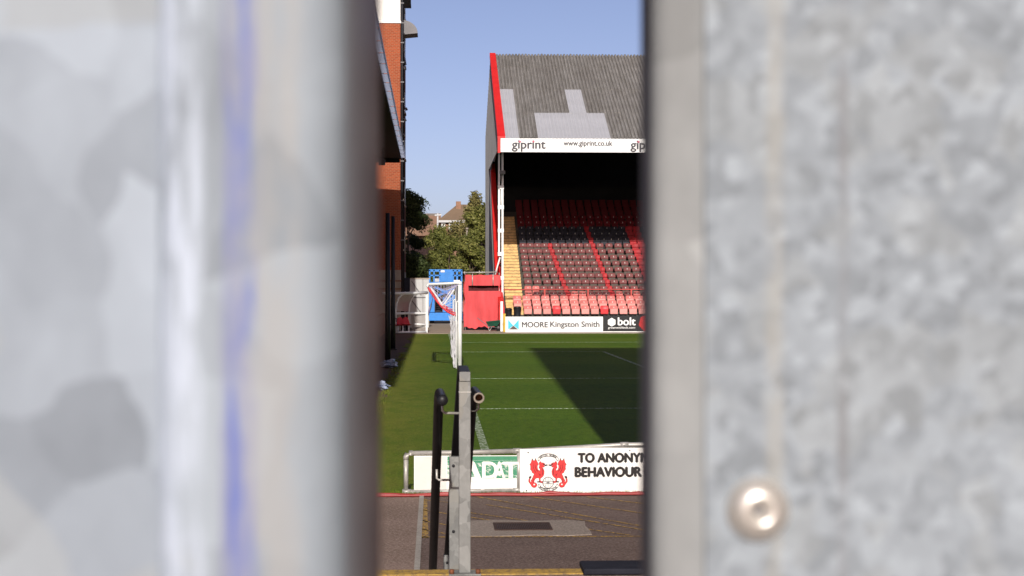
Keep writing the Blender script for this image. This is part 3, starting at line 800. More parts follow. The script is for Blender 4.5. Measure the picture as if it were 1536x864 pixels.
for y in (NP, FP):
    # swag: top edge on the side bar, lower edge drooping from the back bar to half way up the post
    def top(u): return Vector((BX + (GLX - .05 - BX) * u, y, GH - .02 - .01 * u))
    def low(u):
        zz = GH - .1 - .85 * u - .16 * math.sin(math.pi * u)
        return Vector((BX - .02 + (GLX - .1 - BX) * u, y + .02, zz))
    def tri(u): return Vector((BX + (GLX - .1 - BX) * u, y + .01, GH - .05 - .62 * (1 - abs(2 * u - 1.05))))
    net_patch(lambda u, v: top(u).lerp(tri(u), v), 9, 4, .006).build('net', M['netblue'], go, 'lilac white upper fold of net', 'stuff')
    net_patch(lambda u, v: tri(u).lerp(low(u), v) + Vector((0, .02 * math.sin(9 * u), 0)), 8, 4, .006).build('net', M['net'], go, None, 'stuff')
    m = MB(); m.tube([low(i / 14) for i in range(15)], .03, 7, 0, True, [.02 + .018 * abs(math.sin(i * 1.1)) for i in range(15)])
    m.tube([low(i / 14) + Vector((.02, 0, .06)) for i in range(1, 15)], .02, 6); m.build('net_hem', M['netred'], go)
    m = MB(); m.tube([tri(i / 12) for i in range(1, 12)], .03, 6, 0, True, [.018 + .014 * abs(math.sin(i * 1.7)) for i in range(11)]); m.build('net_hem', M['net'], go)
    m = MB()   # bundle hanging down beside the post
    for k in range(9):
        a = random.uniform(0, 6.28); rr0 = random.uniform(.02, .075); z1 = random.uniform(1.35, 1.6)
        pts = []
        for i in range(12):
            t_ = i / 11; q = rr0 * (1.25 - .5 * t_) * (1 + .35 * math.sin(i * 2.1 + k))
            pts.append((GLX - .15 + q * math.cos(a + i * .35), y + q * math.sin(a + i * .35) * .8, z1 * (1 - t_) + .03))
        m.tube(pts, .009, 4, 0, False)
    m.build('net_bundle', M['net'], go, None, 'stuff')
m = net_patch(lambda u, v: Vector((BX + .12 * math.sin(math.pi * v) , NP + (FP - NP) * u, GH - .05 - .75 * v - .2 * math.sin(math.pi * u) * v)), 36, 4, .004)
m.build('net', M['netblue'], go, None, 'stuff')
m = net_patch(lambda u, v: Vector((BX + (GLX - BX) * v, NP + (FP - NP) * u, GH - .03 - .18 * math.sin(math.pi * v))), 36, 5, .004)
m.build('net', M['net'], go, None, 'stuff')

# ------------------------------------------------------------------ far grandstand
SX0, SX1 = 3.46, 27.0
es = thing('grandstand', (SX0, 92, 0), 'far stand with grey corrugated roof, white fascia and rows of red seats', 'grandstand')
rows = [(1.06, 0)]
tops = [1.39, 1.68, 1.94, 2.17, 2.48] + [2.48 + .365 * k for k in range(1, 20)]
NR = 20
rowY = [92.3 + .75 * i for i in range(NR)]
rowZ = [tops[i] - .80 for i in range(NR)]
mb = MB()
poly = [(91.75, -.05)]
yy = 91.75
for i in range(NR):
    poly += [(rowY[i] - .42, rowZ[i - 1] if i else rowZ[0] - .02), (rowY[i] - .42, rowZ[i])] if i else [(91.75, rowZ[0])]
poly += [(rowY[-1] + .6, rowZ[-1]), (rowY[-1] + .6, -.05)]
mb.prism(poly, 'x', 3.85, SX1)
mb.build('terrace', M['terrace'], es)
# aisle steps, two to a row
stepm = MB(); stepm.box(0, .99, 0, .39, .045, .19); stepm.box(.004, .986, .02, .39, -.01, .045, 1); stepm.box(-.002, .992, -.012, .05, .19, .197)  # unpainted lower riser, its dark colour standing in for the nosing's shadow line
stm = stepm.mesh('step', [M['step'], M['terrace']])
for i in range(2, NR - 1):
    for h in (0, 1):
        zz = rowZ[i - 1] + (rowZ[i] - rowZ[i - 1]) * (.5 + .5 * h) if i else rowZ[0]
        o = link('step', stm, es, loc=(3.96, rowY[i] - .42 - .40 + .37 * h, zz - .17))
# walls
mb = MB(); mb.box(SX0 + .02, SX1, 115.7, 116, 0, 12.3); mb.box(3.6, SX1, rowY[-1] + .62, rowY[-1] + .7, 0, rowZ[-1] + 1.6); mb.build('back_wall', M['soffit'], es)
mb = MB(); mb.prism([(92.15, 9.95), (92.15, 10.5), (105, 16.7), (116, 12.3), (116, 0), (100, 0), (100, 3.0), (108, 9.9), (106.5, 10.1), (105, 9.7), (103, 10.2), (99.5, 9.8), (96, 10.1)], 'x', SX0, SX0 + .06)
gw = mb.build('gable_wall', M['clad'], es)
rib = MB()
for k in range(46):
    y = 92.4 + k * .5
    za = 9.95 if y < 108 else 0
    zb_ = 10.45 + (y - 92.15) * .482 if y < 105 else 16.7 - (y - 105) * .4
    rib.box(SX0 - .025, SX0, y, y + .12, za, zb_)
rib.build('rib', M['clad'], gw, kind='stuff')
mb = MB(); mb.prism([(100.0, 2.9), (99.2, 2.0), (93.0, .2), (93.0, 1.3), (99.0, 3.4), (107.6, 10.3), (108.6, 10.3)], 'x', SX0 + .062, SX0 + .37)
mb.build('side_parapet', M['red'], es, 'red painted raking parapet beside the stair')
# roof
rf = MB(); rf.prism([(92.0, 10.42), (105, 16.62), (116.3, 12.1), (116.3, 11.98), (105, 16.48), (92.0, 10.28)], 'x', SX0 + .08, SX1)
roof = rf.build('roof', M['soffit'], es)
def roofz(t): return 92 - .25 + 13.25 * t, 10.48 + 6.38 * t
pitch = .2; ncor = 5; SW = pitch * ncor
PROF = [(0, .02), (.12, .03), (.42, .03), (.54, .02), (.7, -.028), (.84, -.028)]      # broad crown, narrow trough
def sheet_mesh(t0, t1, k_=1.0):
    m = MB()
    y0_, z0_ = roofz(t0); y1_, z1_ = roofz(t1)
    us = [(c + u, h) for c in range(ncor) for u, h in PROF] + [(ncor, .02), (ncor + .14, .03)]
    k = len(us); v = []
    for (yy, zz, lift) in ((y0_, z0_, .02), (y1_, z1_, 0)):
        v += [(pitch * u, yy, zz + lift + h * k_) for u, h in us]
    v += [(a, b, c - .014) for a, b, c in v[:k]]
    f = [(i, i + 1, i + 1 + k, i + k) for i in range(k - 1)] + [(i, i + 2 * k, i + 1 + 2 * k, i + 1) for i in range(k - 1)]
    m.add(v, f, 0, False); return m
courses = [(0, .285), (.275, .56), (.55, .84), (.83, 1.0)]
msh = [(sheet_mesh(*c, 1.7).mesh('roof_sheet', M['asb']), sheet_mesh(*c, .6).mesh('roof_sheet', M['newsheet'])) for c in courses]
nxs = int((SX1 - SX0 - .2) / SW) + 1
new = {(0, 0), (1, 0)}
def xcol(px, t): return (GX(px, roofz(t)[0]) - SX0 - .22) / SW
for ci in range(4):
    for j in range(nxs):
        tc = (courses[ci][0] + courses[ci][1]) / 2; yy, zz = roofz(tc)
        xm_ = SX0 + .12 + SW * (j + .5)
        pxm = 768 + FPX * (xm_ / yy - YAW)
        isnew = (ci in (0, 1) and j == 0) or (ci == 0 and 2 <= j <= 5) or (ci == 1 and j == 4)
        link('roof_sheet', msh[ci][1 if isnew else 0], roof, 'smooth pale grey replacement sheet' if isnew else None,
             loc=(SX0 + .12 + SW * j, random.uniform(-.012, .012), (j % 2) * .006 + .004 * ci + (.012 if isnew else 0) + random.uniform(0, .004)))
m = MB()   # ridge capping
for j in range(2, nxs * ncor):
    x = SX0 + .12 + pitch * j
    m.tube([(x + .05, 104.7, 16.7), (x + .06, 104.95, 16.86 + random.uniform(-.01, .03)), (x + .06, 105.4, 16.78)], .075, 6)
m.build('ridge_cap', M['asb'], roof, kind='stuff')
mb = MB(); v = []
for (t_, xw) in ((0, .42), (1.0, .36)):
    yy, zz = roofz(t_); yy -= .05 if t_ == 0 else 0
    v += [(SX0 - .06, yy, zz + .13), (SX0 - .06 + xw, yy, zz + .13), (SX0 - .06, yy, zz - .16), (SX0 - .06 + xw, yy, zz - .16)]
mb.add(v, [(0, 1, 5, 4), (2, 6, 7, 3), (0, 4, 6, 2), (1, 3, 7, 5), (0, 2, 3, 1), (4, 5, 7, 6)])
mb.box(SX0 - .06, SX0 + .1, 91.56, 91.76, 9.7, 10.54)
mb.build('verge_trim', M['red'], es)
fx0, fz0, fz1 = GX(748.5, 91.6), GZ(228, 91.6), GZ(207.5, 91.6)
fs_ = MB(); fs_.box(fx0, SX1, 91.6, 91.72, fz0, fz1); fa = fs_.build('fascia', M['white'], es)
m = MB()
for k in range(1, 9): m.box(fx0 + k * 2.44, fx0 + k * 2.44 + .012, 91.594, 91.599, fz0, fz1)
m.build('joint', M['greyvinyl'], fa, kind='stuff')
fy = 91.585
def fX(px): return GX(px, fy)
def fZ(py): return GZ(py, fy)
for base in (768, 946, 1124):
    letter('giprint', fX(base), fX(base + 50), fZ(227), fZ(210.5), fy, M['greyprint'], fa, .028)
    mb = MB()
    for q in (11.8, 32.2):
        mb.tube([(fX(base + q), fy - .002, fZ(212.2)), (fX(base + q), fy - .006, fZ(212.2))], .062, 12)
    mb.build('lettering', M['pinkprint'], fa)
for base in (845.5, 1023):
    letter('www.giprint.co.uk', fX(base), fX(base + 73), fZ(220.5), fZ(210.5), fy, M['greyprint'], fa, .03)
# lattice column
CYL = 95.4
cx0, cx1 = GX(747.2, CYL), GX(755.2, CYL)
colm = MB(); colm.box(cx0, cx0 + .1, CYL - .05, CYL + .07, GZ(384, CYL), 11.4); colm.box(cx1 - .11, cx1, CYL - .05, CYL + .07, 0, 11.4)
lc = colm.build('column', M['white'], es, 'white lattice column at the front corner')
for py in (281, 311, 346, 381, 417):
    zc = GZ(py, CYL)
    m = MB(); m.bbox(cx0 - .02, cx1 + .02, CYL - .07, CYL - .051, zc - .11, zc + .11, .005); m.build('batten', M['white'], lc)
m = MB(); m.tube([(cx0 + .14, CYL, GZ(311, CYL)), (cx0 + .18, CYL, GZ(281, CYL))], .03, 8); m.build('conduit', M['white'], lc)
m = MB(); m.tube([W(750, 386, CYL - .1), W(746, 400, CYL - .1), W(743, 412, CYL - .1)], .045, 8); m.build('brace', M['white'], lc)
# rafters and steel under the roof
m = MB()
for k in range(9):
    x = SX0 + .6 + k * 3
    m.bar((x, 92.3, 10.1), (x, 104.9, 16.1), .14, .3); m.bar((x, 105, 16.1), (x, 115.8, 11.8), .14, .3)
m.build('rafter', M['dark'], es, kind='stuff')
# front rail before the sixth row
rl = MB(); zr = GZ(434, 94.2)
rl.tube([(GX(755, 94.2), 94.2, zr - .02), (SX1, 94.2, zr + .02)], .035, 10); rr = rl.build('front_rail', M['redrail'], es)
for k in range(9):
    x = GX(817, 94.2) + 2.43 * k
    m = MB(); m.tube([(x, 94.2, rowZ[3] - .3), (x, 94.2, zr)], .05, 10); m.build('post', M['redrail'], rr)
# stair edge rail posts, low
# floodlight on the column
fl = thing('floodlight', W(752, 262, 95.1), 'small grey floodlight fixed high on the white lattice column', 'floodlight')
p = W(752, 262, 95.1)
m = MB(); m.bbox(p.x - .1, p.x + .22, 94.85, 95.1, p.z + .02, p.z + .22, .02); m.build('housing', M['clad'], fl)
m = MB(); m.tube([(p.x - .02, 95.3, p.z - .35), (p.x - .02, 95.15, p.z - .1), (p.x + .05, 95.0, p.z + .03)], .05, 8); m.build('bracket', M['clad'], fl)

# seats
def seat_mesh(mback, mpan, wd=.46, plate=True, pale=False, zb=.555):
    m = MB(); h = wd / 2
    # backrest: curved shell with a rounded top edge
    n = 8; v = []; f = []
    for (zz, yy, wf) in ((zb, .05, .96), (.62, .065, 1.0), (.69, .085, 1.0), (.765, .11, .93), (.80, .13, .74)):
        for i in range(n + 1):
            u = -1 + 2 * i / n; v.append((u * h * wf, yy - .035 * u * u + .0, zz))
    k = n + 1
    for j in range(4):
        for i in range(n): f.append((j * k + i, j * k + i + 1, (j + 1) * k + i + 1, (j + 1) * k + i))
    o_ = len(v); v += [(a, b + .03, c) for a, b, c in v[:o_]]
    f += [tuple(i + o_ for i in q[::-1]) for q in f[:]]
    bd = [i for i in range(k)] + [j * k + n for j in range(1, 5)] + [4 * k + i for i in range(n - 1, -1, -1)] + [j * k for j in range(3, 0, -1)]
    f += [(bd[i], bd[(i + 1) % len(bd)], bd[(i + 1) % len(bd)] + o_, bd[i] + o_) for i in range(len(bd))]
    m.add(v, f, 0, True)
    # tipped-up pan
    m.bbox(-h * .92, h * .92, -.10, -.045, .34, .62 if zb < .5 else .54, .02, 1)
    m.bbox(-h * .85, h * .85, -.05, .02, .34, .40, .015, 1)
    # bracket
    m.box(-.03, .03, -.02, .06, 0, .36, 2)
    m.box(-h * .8, h * .8, -.02, .04, .30, .34, 2)
    if plate: m.box(-.028, .028, .045, .052, .68, .75, 3) if False else m.box(-.016, .016, .045, .075, .655, .74, 3)
    return m.mesh('stadium_seat', [mback, mpan, M['dark'], M['plate']])
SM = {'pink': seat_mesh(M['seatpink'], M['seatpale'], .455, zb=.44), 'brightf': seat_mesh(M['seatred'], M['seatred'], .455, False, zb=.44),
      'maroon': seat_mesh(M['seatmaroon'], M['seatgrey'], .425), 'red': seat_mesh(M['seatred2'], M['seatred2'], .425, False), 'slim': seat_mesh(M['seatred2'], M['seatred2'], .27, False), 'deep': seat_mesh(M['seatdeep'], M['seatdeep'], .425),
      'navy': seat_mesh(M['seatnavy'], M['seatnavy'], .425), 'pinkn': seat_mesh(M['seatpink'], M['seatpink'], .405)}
DESC = {'pink': 'faded pink tip-up seat', 'brightf': 'bright red tip-up seat', 'maroon': 'dull maroon tip-up seat', 'red': 'red tip-up seat', 'deep': 'deep red tip-up seat', 'slim': 'narrow red tip-up seat', 'navy': 'dark navy tip-up seat', 'pinkn': 'pink tip-up seat'}
extra = []
def row_seats(i):
    """(x, kind) for every seat of a row, from the stair end"""
    if i < 3:
        n = int((SX1 - 4.56 - .3) / .525)
        return [(4.56 + .525 * j, 'brightf' if i == 0 and j in (4, 9) else 'pink') for j in range(n) if not (i == 0 and j == 0)]
    p, x0, end = .483, 5.03, SX1 - .3
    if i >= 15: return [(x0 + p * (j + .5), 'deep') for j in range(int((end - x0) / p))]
    u = (11 - i) / 7
    marks = [(6.87 + .54 * u, .27, 1), (9.45 + .46 * u, .27, 1), (12.2 + .30 * u, .9, 2)] if i <= 11 else [(9.45 + .46 * u, .27, 1), (12.2 + .30 * u, .9, 2)]
    body = 'maroon' if i <= 11 else 'navy'
    out = []; cur = x0
    for xm, wd, k in marks + [(end, 0, 0)]:
        gap = xm - wd / 2 - cur; n = max(1, round(gap / p)); q = gap / n
        out += [(cur + q * (j + .5), body) for j in range(n)]
        if k == 1: out.append((xm, 'slim'))
        elif k == 2: out += [(xm - .225, 'red'), (xm + .225, 'red')]
        cur = xm + wd / 2
    if i in (3, 4):
        pk = {4: (0, 1), 3: (0, 6, 7, 12, 14)}[i]
        out = [(x, 'pinkn' if j in pk and kd == 'maroon' else kd) for j, (x, kd) in enumerate(out)]
    return out
for i in range(NR):
    for j, (x, kind) in enumerate(row_seats(i)):
        pxv = 768 + FPX * (x / rowY[i] - YAW)
        if pxv < 978 and i <= 16:
            o = link('stadium_seat', SM[kind], loc=(x, rowY[i], rowZ[i]))
            tag(o, '%s, %s from the stair end in row %s up from the front' % (DESC[kind], ordinal(j + 1), ordinal(i + 1)), 'seat', 'seats in the far stand')
        else: extra.append((x, rowY[i], rowZ[i], kind))
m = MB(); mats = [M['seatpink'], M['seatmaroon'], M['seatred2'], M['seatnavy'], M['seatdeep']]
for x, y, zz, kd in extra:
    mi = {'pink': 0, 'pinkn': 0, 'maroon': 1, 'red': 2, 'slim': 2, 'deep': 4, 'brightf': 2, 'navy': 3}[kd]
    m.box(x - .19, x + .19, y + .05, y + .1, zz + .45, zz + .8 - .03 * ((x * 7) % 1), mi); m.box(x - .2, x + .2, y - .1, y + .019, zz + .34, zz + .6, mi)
    m.box(x - .03, x + .03, y, y + .05, zz, zz + .34, mi)
tag(m.build('stadium_seats', mats, kind='stuff'), 'remaining rows of red and dark seats high up and far along the stand', 'seats')

# boards at the far touchline
AY = 90.0
def aX(px): return GX(px, AY)
def aZ(py): return GZ(py, AY)
b3 = thing('advertising_board', (aX(830), AY, 0), 'white board with cyan emblem at the foot of the far stand', 'board')
m = MB(); m.bbox(aX(758), aX(904.5), AY, AY + .05, aZ(499), aZ(475), .006); m.build('panel', M['white'], b3)
ay = AY - .004
def tri3(pts, mat, par, y=ay, name='emblem'):
    mb = MB(); mb.prism([(aX(a), aZ(b)) for a, b in pts], 'y', y - .004, y + .003); return mb.build(name, mat, par)
tri3([(762.2, 479.5), (770, 488.2), (763, 493.8), (762.2, 493.8)], M['cyan'], b3)
tri3([(778.2, 479.5), (770.2, 488.2), (777.5, 493.8), (778.2, 493.8)], M['cyan'], b3)
tri3([(770.1, 488.6), (777, 494.2), (763.4, 494.2)], M['brownprint'], b3)
letter('MOORE', aX(783), aX(821.5), aZ(491), aZ(483), ay - .006, M['greyprint'], b3, .03)
letter('Kingston Smith', aX(825.5), aX(899), aZ(493), aZ(482.3), ay - .006, M['greyprint'], b3, .026)
b4 = thing('advertising_board', (aX(940), AY, 0), 'black board with white hexagon emblem beside the white board', 'board')
m = MB(); m.bbox(aX(905.2), aX(1000), AY - .012, AY + .05, aZ(497), aZ(473.5), .006); m.build('panel', M['black'], b4)
m = MB(); m.box(aX(904.6), aX(1000), AY, AY + .05, aZ(499.6), aZ(497.2)); m.build('plinth', M['white'], b4)
hx = [(917.5 + 6.6 * math.sin(R(60 * k)), 483.3 - 6.6 * math.cos(R(60 * k))) for k in range(6)]
tri3(hx, M['white'], b4, AY - .016)
m = MB()
for a, b in (((917.5, 483.3), (917.5, 488.5)), ((917.5, 483.3), (913, 480.5)), ((917.5, 483.3), (922, 480.5))):
    pA, pB = (aX(a[0]), aZ(a[1])), (aX(b[0]), aZ(b[1])); ribbon(m, [pA, pB], .025, AY - .022)
m.build('emblem', M['greyvinyl'], b4)
letter('bolt', aX(927), aX(953), aZ(488), aZ(476.5), AY - .018, M['white'], b4, .03)
letter('greenwithbolt.com', aX(912), aX(952.5), aZ(494), aZ(490), AY - .018, M['white'], b4, .01)
tri3([(958, 488), (961, 476), (966, 473.5), (990, 473.5), (990, 497), (966, 497)], M['red'], b4, AY - .016)
b5 = thing('advertising_board', (aX(1100), AY, 0), 'plain white board further along the far touchline, next after the black board', 'board')
m = MB(); m.bbox(aX(1000.5), SX1, AY, AY + .05, aZ(499), aZ(475), .006); m.build('panel', M['white'], b5)

# clutter at the stand corner
yp = thing('yellow_post', (aX(756.5), AY + .2, 0), 'short faded yellow post at the left end of the white emblem board', 'post')
m = MB(); m.bbox(aX(755), aX(758.5), AY + .15, AY + .27, 0, aZ(472), .01); m.build('shaft', M['yellowpost'], yp)
m = MB(); m.bbox(aX(754.6), aX(758.9), AY + .13, AY + .29, aZ(472), aZ(470.6), .005); m.build('cap', M['yellowpost'], yp)
wp = MB(); wp.bbox(GX(750.5, 91.5), GX(754.5, 91.5), 91.45, 91.6, 0, GZ(452, 91.5), .01)
tag(wp.build('white_post', M['white']), 'short square white post standing between the red cover and the bins', 'post')
for (a, b, t0, label) in ((757.5, 768, 462, 'black lidded bin at the foot of the yellow steps, left of the pair'), (770.5, 781.5, 459.5, 'taller black bin at the foot of the yellow steps, right of the pair')):
    yb = 91.2; xa, xb = GX(a, yb), GX(b, yb); c = (xa + xb) / 2; r0 = (xb - xa) / 2; zt_ = GZ(t0, yb)
    bn = thing('bin', (c, yb, 0), label, 'bin')
    m = MB(); m.tube([(c, yb, 0), (c, yb, .1), (c, yb, zt_ - .12)], r0, 16, 0, True, [r0 * .86, r0 * .88, r0]); m.build('body', M['black'], bn)
    m = MB(); m.tube([(c, yb, zt_ - .12), (c, yb, zt_ - .06), (c, yb, zt_)], r0, 16, 0, True, [r0 * 1.06, r0 * 1.06, r0 * .8]); m.build('lid', M['black'], bn)
rb = MB(); q = W(764, 456, 91.25); rb.bbox(q.x - .28, q.x + .14, 91.1, 91.4, q.z - .0, q.z + .13, .03)

# ------------------------------------------------------------------ red wrapped frame with pipes
CY = 94.6
def cX(px): return GX(px, CY)
def cZ(py): return GZ(py, CY)
rc = thing('covered_kiosk', (cX(724), CY, 0), 'tall frame wrapped in red sheeting with a dark slot window', 'covered frame')
m = MB(); N1, N2 = 26, 30; v = []; f = []
xa, xb, za, zc = cX(696.5), cX(750), .12, cZ(412.5)
def fold(x, zz, s):
    return .035 * math.sin(3.1 * x + 1.3 * zz) + .025 * math.sin(7 * x - .8 * zz + s) + .02 * math.sin(4.1 * zz + 2 * x)
SL = (cX(702.8), cX(747), cZ(435.3), cZ(427.8))
xs_ = sorted([xa + (xb - xa) * i / N1 for i in range(N1 + 1)]); zs_ = [za + (zc - za) * j / N2 for j in range(N2 + 1)]
for j, zz in enumerate(zs_):
    for i, x in enumerate(xs_):
        t_ = (zz - za) / (zc - za)
        bulge = -.05 * math.sin(math.pi * i / N1)
        xo = x + (.05 * math.sin(5 * zz) if i in (0, N1) else 0) - (.06 if i == 0 and t_ < .2 else 0) + (.1 * math.exp(-((t_ - .62) / .05) ** 2) if i == N1 else 0)
        zo = zz + (.05 * math.sin(i * .55 + .8) + .04 * math.sin(i * 1.37) + .14 * (i / N1) ** 2 if j == 0 else 0) + (.018 * math.sin(i * .7) if j == N2 else 0)
        v.append((xo, CY + bulge + fold(x, zz, 1), zo))
k = N1 + 1
for j in range(N2):
    for i in range(N1):
        cxm, czm = (xs_[i] + xs_[i + 1]) / 2, (zs_[j] + zs_[j + 1]) / 2
        if SL[0] < cxm < SL[1] and SL[2] < czm < SL[3]: continue
        f.append((j * k + i, j * k + i + 1, (j + 1) * k + i + 1, (j + 1) * k + i))
o_ = len(v); D_ = 2.2
for j in range(N2 + 1):
    for i in (0, N1): pass
v += [(xa, CY + D_, za), (xa, CY + D_, zc), (xb, CY + D_, za), (xb, CY + D_, zc)]
for j in range(N2):
    f.append((j * k, (j + 1) * k, o_ + 1 if j == N2 - 1 else o_, ) if False else (j * k, (j + 1) * k, o_ + 1)); f.append((j * k + N1, (j + 1) * k + N1, o_ + 3))
f += [(0, o_, o_ + 1), (N1, o_ + 2, o_ + 3), (o_, o_ + 2, o_ + 3, o_ + 1)]
m.add(v, f, 0, True); m.build('sheeting', M['cover'], rc)
m = MB(); m.box(SL[0] - .1, SL[1] + .1, CY + .25, CY + .3, SL[2] - .15, SL[3] + .15); m.build('slot_backing', M['covdark'], rc)
m = MB(); m.box(xa + .05, xb - .05, CY + .1, CY + D_ - .05, -.02, .02); m.build('base', M['dark'], rc)
zt_ = cZ(409)
m = MB(); m.tube([(cX(694), CY - .05, zt_), (cX(746), CY - .05, zt_ + .03)], .035, 8); m.build('top_pipe', M['pipe'], rc)
for px, a, b in ((708.5, 411, 428), (739.5, 411, 428), (719, 406, 411), (724, 407, 410), (697, 407, 412)):
    m = MB(); m.tube([(cX(px), CY - .13, cZ(b)), (cX(px), CY - .13, cZ(a))], .03, 8); m.build('upright_pipe', M['pipe'], rc)
for px in (698, 749):
    m = MB(); m.tube([(cX(px), CY + .1, 0), (cX(px), CY + .1, zt_)], .03, 8); m.build('corner_pipe', M['pipe'], rc)

# wheelbarrow
wy = 92.6
def wX(px): return GX(px, wy)
def wZ(py): return GZ(py, wy) - 0.0
wb = thing('wheelbarrow', (wX(738), wy, 0), 'dark green wheelbarrow parked before the red sheeting', 'wheelbarrow')
m = MB(); zt_, zb_ = .55, .26
a, b = wX(728.5), wX(751.5)
v = [(a, wy - .3, zt_ - .03), (b, wy - .3, zt_ + .05), (b, wy + .3, zt_ + .05), (a, wy + .3, zt_ - .03), (a + .15, wy - .18, zb_), (b - .22, wy - .18, zb_), (b - .22, wy + .18, zb_), (a + .15, wy + .18, zb_)]
m.add(v, [(4, 5, 6, 7), (0, 1, 5, 4), (1, 2, 6, 5), (2, 3, 7, 6), (3, 0, 4, 7)]); m.build('tray', M['green'], wb)
for s in (-.22, .22):
    m = MB(); m.tube([(wX(716), wy + s, .72), (wX(724), wy + s, .5), (wX(733), wy + s * .8, .24), (wX(748), wy + s * .3, .17)], .02, 8); m.build('handle', M['clad'], wb)
    m = MB(); m.tube([(wX(732), wy + s, .25), (wX(734), wy + s, 0), (wX(738), wy + s, .25)], .018, 8); m.build('leg', M['pipe'], wb)
m = MB(); c = (wX(747.5), wy, .19)
m.tube([(c[0] + .15 * math.cos(k / 16 * 6.2832), wy, c[2] + .15 * math.sin(k / 16 * 6.2832)) for k in range(17)], .04, 8, 0, False)
wh = m.build('wheel', M['tyre'], wb)
m = MB(); m.tube([(c[0], wy - .07, c[2]), (c[0], wy + .07, c[2])], .08, 12); m.build('hub', M['clad'], wh)

# ------------------------------------------------------------------ blue lift
LYY = 112
def lX(px): return GX(px, LYY)
def lZ(py): return GZ(py, LYY)
lf = thing('scissor_lift', (lX(668), LYY, 0), 'blue lifting platform machine parked behind the goal', 'lift')
x0, x1 = lX(643), lX(693.5)
m = MB(); m.bbox(x0, x1, LYY, LYY + 3.4, lZ(481), lZ(469), .03); ch = m.build('chassis', M['blue'], lf)
m = MB(); m.bbox(x0, lX(652), LYY + .02, LYY + 1.0, lZ(468.5), lZ(438), .03); m.build('cabinet', M['blue'], lf)
m = MB(); m.bbox(lX(664), lX(682), LYY - .04, LYY + .9, lZ(468.5), lZ(446), .02); m.build('cabinet', M['blue'], lf)
m = MB(); m.bbox(lX(684), x1, LYY + .02, LYY + 1.2, lZ(468.5), lZ(424), .03); m.build('cabinet', M['blue'], lf)
m = MB()
for (a, b, c_, d_) in ((652.5, 663.5, 468, 452), ):
    m.box(lX(a), lX(b), LYY + .25, LYY + .8, lZ(c_), lZ(d_))
for k in range(4): m.tube([(lX(653), LYY + .15, lZ(455 + 3 * k)), (lX(658), LYY + .1, lZ(453 + 3 * k)), (lX(663), LYY + .15, lZ(456 + 3 * k))], .04, 6)
m.build('engine', M['dark'], lf)
for s in (0, 1.6):
    for (pa, pb) in (((652, 446), (684, 430)), ((652, 430), (684, 446))): sc_ = MB(); sc_.bar(W(pa[0], pa[1], LYY + .5 + s), W(pb[0], pb[1], LYY + .52 + s + (pa[1] > 440) * .12), .1, .16); sc_.build('scissor_arm', M['blue'], lf)
m = MB(); m.bbox(x0 + .03, x1 - .03, LYY + .05, LYY + 3.2, lZ(426), lZ(423), .02); pf = m.build('platform', M['blue'], lf)
m = MB()
for px in (644.5, 651, 660, 680, 686, 692.5):
    for yy in (LYY + .08, LYY + 3.1): m.bar((lX(px), yy, lZ(423)), (lX(px), yy, lZ(405)), .09, .09)
for py in (405.5, 413):
    for yy in (LYY + .08, LYY + 3.1): m.bar((x0 + .03, yy, lZ(py)), (x1 - .03, yy, lZ(py)), .09, .12 if py < 410 else .07)
    for px in (644.5, 692.5): m.bar((lX(px), LYY + .1, lZ(py)), (lX(px), LYY + 3.1, lZ(py)), .09, .08)
m.build('guard_rail', M['blue'], pf)
m = MB(); m.bbox(lX(660.5), lX(679.5), LYY - .02, LYY + .03, lZ(423), lZ(407), .01); m.build('gate_panel', M['blue'], pf)
m = MB(); m.bbox(lX(650), lX(659), LYY + .4, LYY + .9, lZ(422.8), lZ(416), .02); m.build('crate', M['hoard'], pf)
m = MB(); m.bbox(lX(680.5), lX(690), LYY - .03, LYY + .04, lZ(423), lZ(420), .01); m.build('sign_plate', M['white'], pf)
m = MB(); m.bbox(lX(661), lX(667), LYY - .05, LYY + .0, lZ(408.5), lZ(405.5), .005); m.build('sign_plate', M['white'], pf)
for px in (648, 687):
    for yy in (LYY + .5, LYY + 2.8):
        m = MB(); rad = .38; c0 = lX(px)
        m.tube([(c0 - .16, yy, rad), (c0 + .16, yy, rad)], rad, 18); m.build('wheel', M['tyre'], lf)

# ------------------------------------------------------------------ dugout shelter
sh = thing('dugout', (GX(615, 88.5), 88.5, 0), 'white framed dugout shelter with smoky curved cover and red seats', 'dugout')
A0, A1 = 88.0, 89.6
def arcpath(pxs, Y): return [W(a, b, Y) for a, b in pxs]
near = arcpath([(593.7, 499), (593.7, 465), (595, 455), (598, 447), (603, 442), (608, 440.5)], A0)
far = arcpath([(613.3, 499), (613.2, 468), (614.5, 456), (617.5, 448), (622, 442), (627, 440.5)], A1)
for pth in (near, far):
    m = MB(); m.tube(pth, .045, 8); m.build('arch', M['white'], sh)
m = MB(); n = len(near)
m.add(near[1:] + far[1:], [(i, i + 1, i + n, i + n - 1) for i in range(n - 2)], 0, True); m.build('cover', M['perspex'], sh)
m = MB(); m.tube([W(573, 440, A0), W(610, 440, A0), W(641, 439, 89.3)], .075, 8); m.build('top_rail', M['white'], sh)
m = MB(); m.tube([W(591, 470.5, A0), W(613, 470, A1 - .3), W(640, 470, 89.3)], .06, 8); m.build('middle_rail', M['white'], sh)
m = MB(); m.tube([W(591, 498.5, A0), W(640, 498, 89.3)], .055, 8); m.build('bottom_rail', M['white'], sh)
m = MB(); m.tube([W(622, 486, 89), W(640, 487, 89.3)], .045, 8); m.build('low_rail', M['white'], sh)
m = MB(); m.bar(W(640, 499.5, 89.3), W(640, 437, 89.3), .1, .1); m.build('post', M['white'], sh)
